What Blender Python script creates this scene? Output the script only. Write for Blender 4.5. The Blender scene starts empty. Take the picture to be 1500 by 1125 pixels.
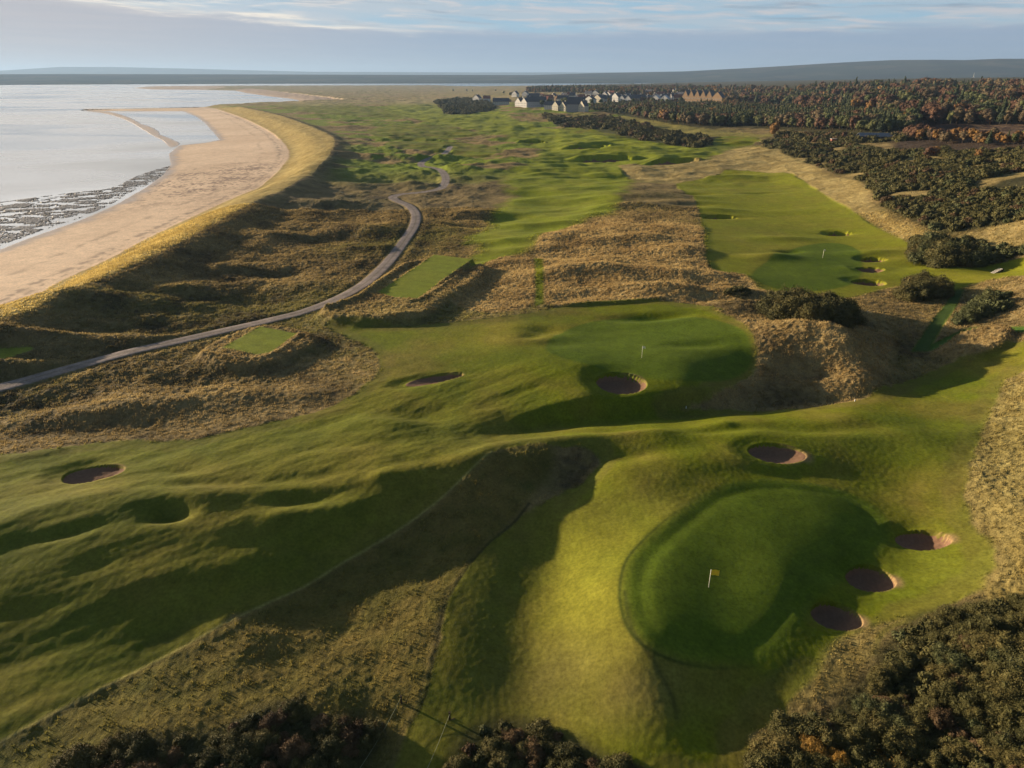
# Links golf course by the firth, seen from the air at low sun.
import bpy, math, random, time
import numpy as np
from mathutils import Vector, Matrix
T0 = time.time()
random.seed(7)
RNG = np.random.default_rng(7)
scene = bpy.context.scene
COL = scene.collection
F32 = np.float32

# ------------------------------------------------------------------ camera
HC = 57.0                       # drone height over the sea
FPX = 1013.0                    # focal length in photograph pixels
HZ = 112.0                      # row of the true horizon
PITCH = math.atan((562.5 - HZ) / FPX)
SUN_AZ = math.radians(-63)      # from the view axis (+Y), negative = left
SUN_EL = math.radians(10)

cam_d = bpy.data.cameras.new('camera'); cam = bpy.data.objects.new('camera', cam_d)
COL.objects.link(cam); scene.camera = cam
cam_d.sensor_width = 36; cam_d.lens = 36 * FPX / 1500; cam_d.clip_start = 1; cam_d.clip_end = 90000
cam.location = (0, 0, HC); cam.rotation_euler = (math.pi / 2 - PITCH, 0, 0)

def ray(px, py):                # pixel of the photograph -> world direction
    px = np.asarray(px, float); py = np.asarray(py, float)
    a = (px - 750) / FPX; b = (562.5 - py) / FPX
    c, s = math.cos(PITCH), math.sin(PITCH)
    return a, c + b * s, -s + b * c
def atz(px, py, z):
    dx, dy, dz = ray(px, py); t = (z - HC) / dz
    return dx * t, dy * t

# ------------------------------------------------------------------ noise
def _hash(ix, iy, seed):
    h = (ix * 374761393 + iy * 668265263 + seed * 1442695041) & 0xffffffff
    h = ((h ^ (h >> 13)) * 1274126177) & 0xffffffff
    return h ^ (h >> 16)
def perlin(x, y, seed=0):
    x = np.asarray(x, F32); y = np.asarray(y, F32)
    xi = np.floor(x).astype(np.int64); yi = np.floor(y).astype(np.int64)
    fx = (x - xi).astype(F32); fy = (y - yi).astype(F32)
    u = fx * fx * fx * (fx * (fx * 6 - 15) + 10); v = fy * fy * fy * (fy * (fy * 6 - 15) + 10)
    def g(ox, oy):
        a = (_hash(xi + ox, yi + oy, seed) & 1023).astype(F32) * F32(2 * math.pi / 1024)
        return np.cos(a) * (fx - ox) + np.sin(a) * (fy - oy)
    n0 = g(0, 0) * (1 - u) + g(1, 0) * u; n1 = g(0, 1) * (1 - u) + g(1, 1) * u
    return (n0 * (1 - v) + n1 * v) * F32(1.5)
def fbm(x, y, wl, oct=3, seed=0, gain=.5):
    s = 0; a = 1; t = 0
    for k in range(oct):
        s = s + a * perlin(x / wl, y / wl, seed + k); t += a; a *= gain; wl /= 2.03
    return s / t
def ridged(x, y, wl, oct=3, seed=0, gain=.5):
    s = 0; a = 1; t = 0
    for k in range(oct):
        s = s + a * (1 - np.abs(perlin(x / wl, y / wl, seed + k)) * 2); t += a; a *= gain; wl /= 2.1
    return s / t
def smooth(a, b, x):
    t = np.clip((x - a) / (b - a), 0, 1); return t * t * (3 - 2 * t)

# ------------------------------------------------------------------ broad relief: thin plate through control points (px, py, z)
CTRL = [
 # foreground left: crest line, slope off the sun, mown edge
 (-500,800,9),(-200,800,9.2),(0,770,9.3),(150,738,9.4),(300,722,9.1),(450,705,9.0),(580,692,9.2),(700,664,9.3),(850,646,9.0),(960,634,9.0),(1100,620,8.7),(1240,604,8.2),
 (-300,700,8.3),(0,700,8.3),(135,690,8),(300,655,8),(480,620,7.8),(520,560,7.4),(600,560,8.2),(680,520,8.7),(760,480,9.1),(840,460,8.7),(800,550,8.3),(690,600,8.3),(780,588,7.9),(640,640,8.4),
 (900,500,8.5),(1000,520,8.4),(1080,520,8.6),(860,590,7.7),(1000,575,7.5),
 (720,640,8.0),(770,630,7.5),(830,621,7.0),(900,613,6.4),(1000,604,5.8),(1100,598,5.2),(1200,588,5.3),(1300,572,5.6),(1400,552,6.4),(1300,535,6),(1290,505,7.2),
 (-300,900,7.6),(0,900,7.5),(200,880,7.25),(350,850,7.1),(500,790,7.1),(620,735,7.6),
 (-200,1080,6),(0,1060,5.8),(250,965,5.7),(450,870,5.4),(600,800,5.7),(650,900,5.6),(620,1020,5.0),(720,860,5.3),(705,960,4.9),(400,1060,5.8),(200,1110,6.2),(560,1110,4.2),
 (800,850,4.6),(778,960,4.2),(690,1060,4.5),(830,745,6.4),(890,700,7.9),(930,672,8.6),
 (915,850,8.2),(970,765,8.2),(1020,715,8.2),(925,950,7.8),(980,1030,6.6),(850,1040,5.2),
 (1060,850,7.4),(1150,850,7.25),(1220,760,7.25),(1100,960,6.95),(1120,720,8.0),(1060,1060,5.4),
 (1230,900,5.8),(1290,850,5.8),(1350,795,6.2),(1230,690,7.8),(1310,690,7.4),(1140,655,8.7),(1060,680,8.4),
 (1440,830,8.3),(1500,750,9.5),(1500,900,9),(1420,640,8),(1500,560,9.6),(1600,700,12),(1330,930,6.6),
 (1400,1000,7.4),(1200,1080,6),(1450,1110,7.6),(1700,1000,12),
 # middle ground left
 (0,568,7),(180,518,7),(400,468,6.6),(550,407,6.2),(610,320,6),(650,262,6),(0,620,7.4),(250,580,7),(-400,600,8),
 (0,480,9),(200,398,9),(373,303,9),(457,256,9),(490,212,9),(440,180,8),(350,156,7),(100,500,6.6),(300,430,6),(450,380,5.8),(520,300,5.6),(560,250,5.8),
 # middle
 (600,420,7.2),(700,420,6.4),(800,420,8),(900,380,9),(1000,400,8.4),(900,300,7),(760,310,5.4),(700,350,5.4),(850,250,6),(700,200,6),(600,180,6),(560,160,6),(700,160,6),(800,185,7),
 (1050,445,9.6),(1180,460,8.6),(1225,495,9.8),(1150,500,9.4),(1300,470,8),(1350,500,6.6),
 # right: field of the third green, then the old shoreline
 (1050,300,7),(1150,300,7),(1250,340,7),(1200,375,7.6),(1150,420,7.6),(1300,400,7),(1100,260,7.2),(1000,240,7),(1080,210,10),
 (1160,245,10),(1240,285,10),(1340,335,10),(1420,420,8.4),(1470,400,9.4),(1440,455,9.4),(1480,500,9.6),
 (1500,380,12),(1400,345,12),(1300,270,15),(1400,260,19),(1500,290,20),(1500,225,24),(1350,212,20),(1200,205,15),(1600,300,24),(1700,400,22),(1900,600,20),
 (1440,190,23),(1300,175,22),(1150,178,15),(1000,172,13),(900,160,11),(750,158,10),(1030,150,13),(1180,150,17),(1300,145,27),(1400,140,30),(1500,142,32),
 (820,137,17),(900,136,18),(960,136,19),(1040,135,20),(600,140,3),(450,135,3),(680,131,3),(1200,129,32),(1300,127,38),(1420,127,40),(1600,130,38),(1100,129,24),
]
cp = np.array(CTRL, float)
cx, cy = atz(cp[:, 0], cp[:, 1], cp[:, 2])
def warp(x, y):                 # compress distance so far points do not swamp the near ones
    r = np.hypot(x, y) + 1e-6; q = 100 * np.log1p(r / 100); return x / r * q, y / r * q
wx, wy = warp(cx, cy)
def tps(d2): return np.where(d2 > 1e-9, .5 * d2 * np.log(d2 + 1e-12), 0)
n = len(cp)
A = np.zeros((n + 3, n + 3)); d2 = (wx[:, None] - wx) ** 2 + (wy[:, None] - wy) ** 2
A[:n, :n] = tps(d2) + np.eye(n) * 3.0
A[:n, n] = 1; A[:n, n + 1] = wx; A[:n, n + 2] = wy; A[n:, :n] = A[:n, n:].T
W = np.linalg.solve(A, np.r_[cp[:, 2], 0, 0, 0])
def macro_exact(x, y):
    a, b = warp(x, y); z = W[n] + W[n + 1] * a + W[n + 2] * b
    for k in range(n): z = z + W[k] * tps((a - wx[k]) ** 2 + (b - wy[k]) ** 2)
    return np.clip(z, 2, 60)

# ------------------------------------------------------------------ polar grid
def rings():
    r = 3.0; out = []
    while r < 30: out.append(r); r *= 1.05
    while r < 5200:
        out.append(r); r += r * (.003 if r < 260 else .0042 if r < 700 else .007)
    return np.array(out)
RR = rings()
TH = np.radians(np.r_[np.linspace(-80, -53, 60)[:-1], np.linspace(-53, 53, 1760), np.linspace(53, 80, 60)[1:]])
NR, NT = len(RR), len(TH)
GX = (RR[:, None] * np.sin(TH)).astype(F32); GY = (RR[:, None] * np.cos(TH)).astype(F32)
# broad relief is smooth: evaluate on a coarse subset and interpolate
ri = np.unique(np.r_[np.arange(0, NR, 8), NR - 1]); ti = np.unique(np.r_[np.arange(0, NT, 12), NT - 1])
Mc = macro_exact(RR[ri][:, None] * np.sin(TH[ti]), RR[ri][:, None] * np.cos(TH[ti]))
M1 = np.array([np.interp(TH, TH[ti], row) for row in Mc])
MZ = np.empty((NR, NT), F32)
fi = np.interp(np.arange(NR), ri, np.arange(len(ri))); lo = np.minimum(fi.astype(int), len(ri) - 2); w_ = (fi - lo)[:, None]
MZ[:] = M1[lo] * (1 - w_) + M1[lo + 1] * w_

def blur(a, k, ax):
    ker = np.hanning(2 * k + 3)[1:-1]; ker /= ker.sum(); out = np.zeros_like(a); n_ = a.shape[ax]
    idx = np.arange(n_)
    for j, w in enumerate(ker): out += w * np.take(a, np.clip(idx + j - k, 0, n_ - 1), axis=ax)
    return out.astype(F32)
MZ = blur(blur(MZ, 14, 1), 9, 0)

def sample(grid, x, y):
    r = np.hypot(x, y); t = np.arctan2(x, y)
    a = np.clip(np.interp(r, RR, np.arange(NR)), 0, NR - 1.001); b = np.clip(np.interp(t, TH, np.arange(NT)), 0, NT - 1.001)
    i = a.astype(int); j = b.astype(int); u = a - i; v = b - j
    return (grid[i, j] * (1 - u) * (1 - v) + grid[i + 1, j] * u * (1 - v) + grid[i, j + 1] * (1 - u) * v + grid[i + 1, j + 1] * u * v)
def hit(px, py, grid=None):     # where the pixel's ray first meets the ground
    g = MZ if grid is None else grid
    px = np.atleast_1d(px).astype(float); py = np.atleast_1d(py).astype(float); X = []; Y = []
    for a, b in zip(px, py):
        dx, dy, dz = ray(a, max(b, HZ + 3)); hd = math.hypot(dx, dy); th = math.atan2(dx, dy)
        col = np.interp(th, TH, np.arange(NT)); j = int(min(max(col, 0), NT - 2)); v = col - j
        zr = HC + RR * (dz / hd); zt = np.maximum(g[:, j] * (1 - v) + g[:, j + 1] * v, 0)
        k = np.nonzero(zr <= zt)[0]; k = k[0] if len(k) else NR - 1
        if k > 0:
            d0 = zr[k - 1] - zt[k - 1]; d1 = zr[k] - zt[k]; f = d0 / (d0 - d1) if d0 != d1 else 0
            r = RR[k - 1] + (RR[k] - RR[k - 1]) * f
        else: r = RR[0]
        X.append(r * math.sin(th)); Y.append(r * math.cos(th))
    return np.array(X), np.array(Y)
def poly(pts, z=None):          # pixel outline -> world outline on the broad relief (or on a level)
    p = np.array(pts, float)
    if z is not None: return np.stack(atz(p[:, 0], p[:, 1], z), 1)
    return np.stack(hit(p[:, 0], p[:, 1]), 1)
def densify(P, closed=True, k=4):   # Catmull-Rom rounding
    n = len(P); out = []
    rng = range(n) if closed else range(n - 1)
    for i in rng:
        if closed: a, b, c, d = P[(i - 1) % n], P[i], P[(i + 1) % n], P[(i + 2) % n]
        else: a, b, c, d = P[max(i - 1, 0)], P[i], P[i + 1], P[min(i + 2, n - 1)]
        for s in range(k):
            t = s / k
            out.append(.5 * ((2 * b) + (c - a) * t + (2 * a - 5 * b + 4 * c - d) * t * t + (3 * b - a - 3 * c + d) * t ** 3))
    if not closed: out.append(P[-1])
    return np.array(out)
def sdf_pts(P, x, y, closed=True):
    x = x.astype(F32); y = y.astype(F32)
    best = np.full(x.shape, 1e12, F32); ins = np.zeros(x.shape, bool); n = len(P)
    for i in range(n if closed else n - 1):
        ax, ay = P[i]; bx, by = P[(i + 1) % n]; ex, ey = bx - ax, by - ay; L = ex * ex + ey * ey + 1e-9
        t = np.clip(((x - ax) * ex + (y - ay) * ey) / L, 0, 1)
        d = (x - ax - t * ex) ** 2 + (y - ay - t * ey) ** 2; np.minimum(best, d, out=best)
        if closed and abs(ey) > 1e-9:
            c = ((ay > y) != (by > y)) & (x < ex * (y - ay) / ey + ax); ins ^= c
    d = np.sqrt(best)
    return np.where(ins, -d, d) if closed else d
def sdf(P, margin=12, closed=True, X=None, Y=None):
    """signed distance (inside negative) on the grid, exact within the margin, +margin beyond"""
    X = GX if X is None else X; Y = GY if Y is None else Y
    out = np.full(X.shape, margin, F32)
    x0, y0 = P.min(0) - margin; x1, y1 = P.max(0) + margin
    m = (X > x0) & (X < x1) & (Y > y0) & (Y < y1)
    if m.any(): out[m] = np.minimum(sdf_pts(P, X[m], Y[m], closed), margin)
    return out
def R2(pts, **k): return densify(poly(pts, **k), True, 3)
print('setup', round(time.time() - T0, 1))

# ------------------------------------------------------------------ outlines
WATER = [(-900,520),(-300,430),(0,366),(40,350),(120,322),(170,300),(215,274),(240,256),(251,240),(247,226),(262,213),(300,209),(322,205),(312,193),(300,180),(288,171),(268,163),(200,163),(150,163),(122,162),(122,159.6),(200,159),(290,157.5),(340,155),(400,152),(445,149),(430,145),(395,141),(360,136),(345,132.5),(300,131.5),(225,131),(195,129),(215,127),(290,126),(370,124.5),(450,123.4),(600,123.8),(680,126.6),(800,127.5),(1000,126),(1500,124),(1800,124),(1900,113.5),(-1000,113.5)]
BEACH_IN = [(-900,700),(-400,560),(0,452),(83,412),(167,373),(187,361),(250,330),(320,298),(350,285),(385,268),(414,242),(423,221),(403,197),(377,182),(350,170),(318,159.5),(300,156.5),(292,156.2)]
CREST = [(-900,760),(-400,600),(0,484),(100,442),(200,399),(280,357),(373,304),(417,283),(457,256),(483,232),(491,211),(478,198),(443,182),(403,168),(350,156)]
FOREFAIR = [(-600,700),(-200,680),(0,668),(53,661),(167,645),(267,646),(333,632),(433,612),(500,590),(540,562),(560,532),(540,508),(500,490),(478,478),(520,474),(600,478),(700,468),(780,458),(850,446),(960,441),(1040,452),(1085,475),(1106,510),(1106,545),(1082,572),(1030,590),(980,600),(1100,598),(1230,590),(1330,560),(1420,520),(1500,500),(1700,480),(1700,520),(1500,540),(1455,600),(1430,660),(1412,720),(1430,770),(1456,800),(1452,840),(1405,880),(1330,910),(1290,935),(1270,965),(1190,1000),(1140,1050),(1095,1080),(1060,1160),(600,1160),(600,1060),(640,960),(655,880),(700,810),(760,762),(850,700),(880,668),(850,655),(760,666),(700,690),(640,735),(540,802),(420,872),(240,962),(0,1088),(-300,1250),(-600,1400)]
FORE_ROUGH = [(690,690),(735,668),(790,658),(812,668),(800,700),(775,738),(752,766),(700,812),(655,880),(636,960),(622,1020),(600,1060),(560,1160),(300,1500),(-400,1500),(-600,1400),(-300,1250),(0,1088),(240,962),(420,872),(540,802),(640,735)]
MIDFAIR = [(640,395),(700,372),(688,350),(715,330),(735,300),(752,285),(735,262),(760,245),(790,232),(782,215),(740,200),(690,190),(640,182),(560,160),(600,147),(660,148),(730,165),(760,178),(820,190),(900,203),(960,210),(1036,217),(1052,228),(1010,238),(950,243),(930,262),(912,285),(905,305),(865,322),(820,338),(790,352),(770,372),(730,392),(690,402)]
GREENFIELD = [(1030,365),(1026,320),(1015,290),(990,270),(1040,262),(1060,250),(1110,250),(1160,256),(1215,290),(1280,330),(1320,350),(1345,370),(1380,395),(1420,398),(1470,385),(1520,375),(1530,400),(1480,412),(1420,420),(1390,430),(1330,420),(1290,425),(1225,440),(1150,432),(1110,425),(1088,404),(1045,398),(1036,385)]
FAR_STREAKS = [[(606,151),(640,149),(690,152),(730,168),(760,184),(735,192),(690,188),(655,176),(620,164)],[(560,212),(620,206),(700,212),(740,222),(700,230),(620,222)],[(820,176),(880,186),(960,200),(1030,215),(960,218),(880,204),(830,192)],[(400,152),(470,148),(560,160),(640,165),(640,172),(540,172),(440,163)],[(540,190),(600,182),(660,186),(700,198),(640,206),(560,202)],[(1035,212),(1060,200),(1110,202),(1105,212),(1060,216)]]
TAWNY = [(790,352),(840,332),(900,322),(980,326),(1028,333),(1032,365),(1045,398),(1088,404),(1112,426),(1060,444),(960,440),(880,444),(797,447),(797,400),(786,378)]
TAWNY2 = [(650,420),(690,402),(730,378),(780,380),(783,442),(730,458),(690,455),(655,440)]
GOLD_STRIP = [(1060,222),(1110,215),(1170,235),(1215,255),(1262,268),(1275,300),(1330,330),(1375,345),(1390,352),(1330,352),(1290,335),(1215,292),(1160,257),(1110,250),(1060,246)]
GOLD2 = [(1440,268),(1500,258),(1540,262),(1540,280),(1450,278)]
GOLDMID = [(905,240),(960,243),(1030,238),(1060,225),(1060,250),(1000,268),(930,262)]
TANBANK = [(1040,455),(1110,470),(1180,478),(1270,480),(1310,500),(1290,560),(1240,575),(1140,565),(1060,580),(1030,590),(1082,572),(1106,545),(1106,510),(1085,475)]
RIGHTROUGH = [(1455,600),(1500,545),(1700,520),(1800,900),(1600,1000),(1440,880),(1456,830),(1456,800),(1430,770),(1412,720),(1430,660)]
NEARROUGH = [(1270,965),(1290,930),(1330,905),(1260,920),(1190,985),(1150,1030),(1180,1035),(1240,1000)]
PLOUGH = [(1335,178),(1500,174),(1700,176),(1700,202),(1500,206),(1400,200),(1330,190)]
MEADOW = [(830,165),(880,168),(960,178),(1040,190),(1140,198),(1060,202),(960,190),(860,176)]
PENINSULA_SAND = [(352,136),(345,132),(370,130.2),(420,136),(470,142),(505,147.3),(470,148),(445,149),(420,144)]
FLAT_SAND = [(195,129),(215,127),(290,126),(330,127.5),(300,131.5),(225,131)]
GREEN1 = [(1180,707),(1110,707),(1050,722),(1000,756),(960,790),(932,822),(922,860),(928,905),(952,940),(1000,958),(1070,964),(1120,955),(1160,915),(1185,872),(1215,850),(1270,815),(1296,780),(1280,745),(1235,718)]
GREEN2 = [(800,520),(815,492),(870,470),(950,461),(1030,466),(1080,482),(1100,512),(1094,548),(1050,570),(980,572),(900,558),(840,542)]
GREEN3 = [(1100,405),(1130,380),(1170,362),(1215,356),(1250,362),(1262,382),(1255,412),(1200,426),(1140,424)]
TEE1 = [(327,520),(383,489),(437,498),(397,527),(377,530)]
TEE2 = [(553,438),(590,415),(637,388),(692,394),(650,420),(610,447),(580,444)]
TEE0 = [(-30,520),(0,512),(48,515),(52,519),(0,534),(-30,540)]
BANK1 = [(290,525),(330,500),(385,484),(440,490),(470,505),(440,522),(400,540),(340,545),(300,538)]
BANK2 = [(470,460),(520,440),(560,412),(600,392),(640,384),(695,392),(715,398),(700,418),(650,450),(620,470),(540,476),(480,474)]
PATH = [(-400,660),(-200,616),(0,568),(100,540),(180,518),(260,500),(330,484),(400,468),(450,455),(500,435),(535,415),(563,390),(579,371),(595,349),(607,330),(609,314),(600,302),(584,295),(575,289.5),(587,285),(617,282),(640,278),(649,273),(653,261),(646,250),(632,246),(619,244),(617,239),(627,233),(650,226),(660,215)]
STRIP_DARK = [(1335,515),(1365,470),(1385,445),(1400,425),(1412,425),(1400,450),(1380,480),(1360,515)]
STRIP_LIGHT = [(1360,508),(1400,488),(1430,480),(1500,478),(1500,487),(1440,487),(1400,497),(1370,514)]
CORRIDOR = [(783,380),(795,380),(796,445),(785,448)]
CORRIDOR2 = [(735,408),(745,410),(790,438),(784,444),(750,425)]
MOUND_R = [(1370,520),(1400,500),(1440,488),(1478,488),(1470,508),(1440,522),(1400,528)]

P_WATER = poly(WATER, z=0)
P_FAIR = R2(FOREFAIR)
dW = sdf(P_WATER, 500)                       # inside the water negative
SHORE_BARS = [[(122,162.6),(160,163.5),(190,172),(210,183),(226,193),(248,202),(264,210),(250,216),(238,206),(222,198),(204,187),(184,176),(160,168),(140,164.5)], [(203,181),(222,186),(234,194),(230,201),(218,194)], [(170,162.5),(200,160.5),(292,159),(292,164),(250,162),(210,163.4)]]
for k_, B_ in enumerate(SHORE_BARS):
    P_ = R2(B_, z=.05) if len(B_) > 6 else densify(poly(B_, z=.05), True, 3)
    db_ = sdf(P_, 20); m_ = db_ < 0; dW[m_] = np.maximum(dW[m_], np.minimum(-db_[m_] * .8, 4.0))
WEED = [(-60, 300), (0, 296), (60, 288), (110, 282), (165, 275), (200, 258), (238, 246), (250, 244), (244, 252), (225, 266), (190, 282), (165, 298), (120, 318), (60, 338), (0, 360), (-60, 385)]
P_WEED = densify(poly(WEED, z=0), True, 3); weed = sdf(P_WEED, 6); wn_ = fbm(GX, GY, 9, 3, 951) + .7 * fbm(GX * .3 + GY * .3, GY, 5, 2, 955) + .5 * fbm(GX, GY, 2.6, 2, 957)
wm_ = (weed < 0) & (wn_ > -.05) & (dW < 0); dW[wm_] = np.minimum((wn_[wm_] + .05) * 3, 1.5) + .01
pb = poly(BEACH_IN, z=2.6); pbl = densify(pb, False, 3)
P_BEACH = np.vstack([pbl, poly([(292,157.6),(150,150),(-900,300)], z=0)])
dB = sdf(P_BEACH, 400)                       # inside = seaward of the dune foot
pc = densify(poly(CREST, z=8.5), False, 3)
dC = sdf(pc, 60, closed=False)

g = {}
def zone(name, pts, margin=10, **k):
    g[name] = sdf(R2(pts, **k), margin); return g[name]
for nm, pts in dict(fair=FOREFAIR).items(): g[nm] = sdf(P_FAIR, 14)
zone('frough', FORE_ROUGH); zone('mid', MIDFAIR, 25); zone('field', GREENFIELD, 20)
zone('tawny', TAWNY, 20); zone('tawny2', TAWNY2); zone('gold', GOLD_STRIP); zone('gold2', GOLD2); zone('goldmid', GOLDMID, 15)
zone('bank', TANBANK, 15); zone('rrough', RIGHTROUGH); zone('nrough', NEARROUGH); zone('plough', PLOUGH); zone('meadow', MEADOW)
zone('g1', GREEN1); zone('g2', GREEN2, 12); zone('g3', GREEN3)
g['t1'] = sdf(poly(TEE1), 8); g['t2'] = sdf(poly(TEE2), 8); g['t0'] = sdf(poly(TEE0), 8)
zone('b1', BANK1); zone('b2', BANK2); g['sd'] = sdf(poly(STRIP_DARK), 8); zone('sl', STRIP_LIGHT); g['cor'] = sdf(poly(CORRIDOR), 8)
zone('cor2', CORRIDOR2); zone('moundr', MOUND_R)
zone('psand', PENINSULA_SAND, 30, z=1.0); zone('fsand', FLAT_SAND, 30, z=.3)
for k, s in enumerate(FAR_STREAKS): zone('fs%d' % k, s)
P_PATH = densify(poly(PATH), False, 4)
g['path'] = sdf(P_PATH, 14, closed=False)
print('zones', round(time.time() - T0, 1), NR, NT)

def inside(k, w=.25, edge=0): return smooth(w, -w, g[k] + edge)
R_ = np.hypot(GX, GY)
wig = fbm(GX, GY, 9, 2, 91) * .9
wig2 = fbm(GX, GY, 3.0, 2, 97)
mown = np.maximum.reduce([inside('fair', .5, wig2 * .9), inside('mid', 5, wig * 6), inside('field', .8), inside('sd', .3), inside('sl', .3), inside('cor', .6), inside('cor2', .5)] + [inside('fs%d' % k, 2, wig * 3) for k in range(len(FAR_STREAKS))])
mown = mown * (1 - inside('frough', .5, wig2 * .25)) * (1 - inside('tawny', 1.2, wig)) * (1 - inside('tawny2', .6)) * (1 - inside('goldmid', 1.5, wig)) * (1 - inside('bank', 1, wig * .5)) * (1 - inside('moundr', .5)) * (1 - inside('rrough', 1.2, wig)) * (1 - inside('nrough', .8, wig))
tees = np.maximum.reduce([inside('t0'), inside('t1'), inside('t2')])
greens = np.maximum.reduce([inside('g1', .5), inside('g2', .6), inside('g3', .7)])
far = smooth(260, 700, R_)

# ------------------------------------------------------------------ relief
Z = MZ.copy()
# green plateaus, tees, raised banks
def plateau(k, dz, w, off=0.0): return dz * smooth(w, -w, g[k] + off)
Z += plateau('b1', 1.5, 1.6) + plateau('b2', 1.7, 2.0) + plateau('moundr', 1.6, 1.6)
Z += plateau('bank', .5, 3)
UP2 = [(660,650),(715,632),(790,614),(860,603),(950,597),(1050,588),(1150,574),(1235,560),(1262,520),(1240,495),(1100,470),(800,455),(560,520),(500,570),(560,615)]
up2 = sdf(R2(UP2), 8)
Z += 1.9 * smooth(1.7, -1.7, up2) * smooth(-10, 14, GX) * smooth(135, 112, GY - .1 * GX) * smooth(56, 26, GX)
LDIR = None
# lips round greens
def lip(k, off, w, h): return h * np.exp(-((g[k] - off) / w) ** 2)
Z += lip('g1', 1.2, 1.4, .16) * smooth(20, -20, GX - 22)
Z -= lip('g1', -1.2, .9, .10)
# dune front along the beach
behind = smooth(-2, 2, dB)
Z = np.where(dB < 60, Z, Z)
cw = np.exp(-(dC / 7.0) ** 2)
Z += 1.6 * cw * behind
# beach and sea bed
land_t = smooth(0, 27, dB)
beach_z = np.clip(dW * .03, -3, 2.3) + .10 * fbm(GX, GY, 30, 2, 5) * smooth(0, 30, dW)
inland = (2.3 * (1 - land_t) + Z * land_t)
inland = inland * smooth(-1, 60, dW) + .3 * (1 - smooth(-1, 60, dW))
Z = np.where(dB < 0, beach_z, inland)
Z = np.where(dW < 0, np.maximum(dW * .05, -4) - .05, np.maximum(Z, .10))
for k in ('psand', 'fsand'): Z = np.where((g[k] < 0) & (dW > 0), np.minimum(Z, 1.2), Z)
upland = smooth(-2, 14, dB) * smooth(0, 40, dW)

# dune humps: strong in the rough, weak on the mown turf
ca, sa = math.cos(math.radians(12)), math.sin(math.radians(12))
U = GX * ca + GY * sa; V = -GX * sa + GY * ca
dune = ridged(U, V * .75, 46, 3, 11)            # 1 on crests
dune2 = fbm(U, V * .8, 22, 3, 31)
left_dunes = smooth(14, -6, dB * 0 + (GX - (-8)) ) * smooth(4, 20, dB) * smooth(70, 110, R_)
amp = (1 - mown) * (1 - inside('b1', 2)) * (1 - inside('b2', 2)) * smooth(3.0, 9, g['path'])
duneland = smooth(10, -25, sdf(R2([(-700,900),(-700,700),(0,455),(200,380),(400,262),(480,205),(620,190),(690,215),(740,270),(690,345),(640,385),(560,420),(480,470),(500,520),(430,600),(250,635),(0,655)]), 40))
Z += upland * amp * duneland * (.9 * (dune - .35) + .9 * dune2 + .9 * fbm(GX, GY, 11, 3, 57)) * (1 - .6 * np.exp(-(dC / 10) ** 2))
dtaw = inside('tawny', 5) ; Z += dtaw * amp * 1.6 * dune2
swell = fbm(U * .7, V, 26, 2, 71)
fairhum = smooth(130, 170, R_)
Z += upland * (mown * (1 - inside('g3', 4)) * (.18 + .55 * fairhum * inside('mid', 8)) * 1.3) * swell * (1 - inside('g1', 3)) * (1 - .7 * inside('g2', 3))
humps = ridged(GX * .55, GY, 24, 2, 133)
midz = inside('mid', 14)
Z += upland * midz * .9 * (humps - .3) * smooth(150, 210, R_)
farland = smooth(330, 420, R_) * smooth(60, 90, dB) * smooth(80, -80, GX - 160)
Z += farland * upland * (2.6 * (ridged(GX * .5, GY, 54, 3, 173) - .3) + 1.1 * dune2)
# long soft swells lying along the foreground fairway
la = math.radians(34); lu = GX * math.cos(la) + GY * math.sin(la); lv = -GX * math.sin(la) + GY * math.cos(la)
fz = smooth(-2, -14, GX - .35 * (GY - 60)) * smooth(125, 105, GY)
Z += fz * (inside('fair', 2) * (.32 * fbm(lu / 3.2, lv, 9, 2, 601) + .20 * fbm(lu / 2.2, lv, 3.6, 3, 605)) + .25 * inside('frough', 2) * fbm(lu / 2.5, lv, 6, 2, 603))
# rough foreground undulation
Z += inside('frough', 2) * .35 * fbm(GX, GY, 7, 2, 81) + inside('rrough', 2) * .3 * fbm(GX, GY, 8, 2, 82)
Z += inside('fair', 2) * (1 - inside('g1', 2)) * (1 - inside('g2', 2)) * .22 * fbm(GX * .6 + GY * .2, GY, 11, 2, 83)
esc = smooth(0, 30, GX - 100 - 0 * GY)
Z += upland * smooth(90, 140, R_) * smooth(60, 120, GX) * (1 - mown) * .8 * fbm(GX, GY, 30, 3, 85)

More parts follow.
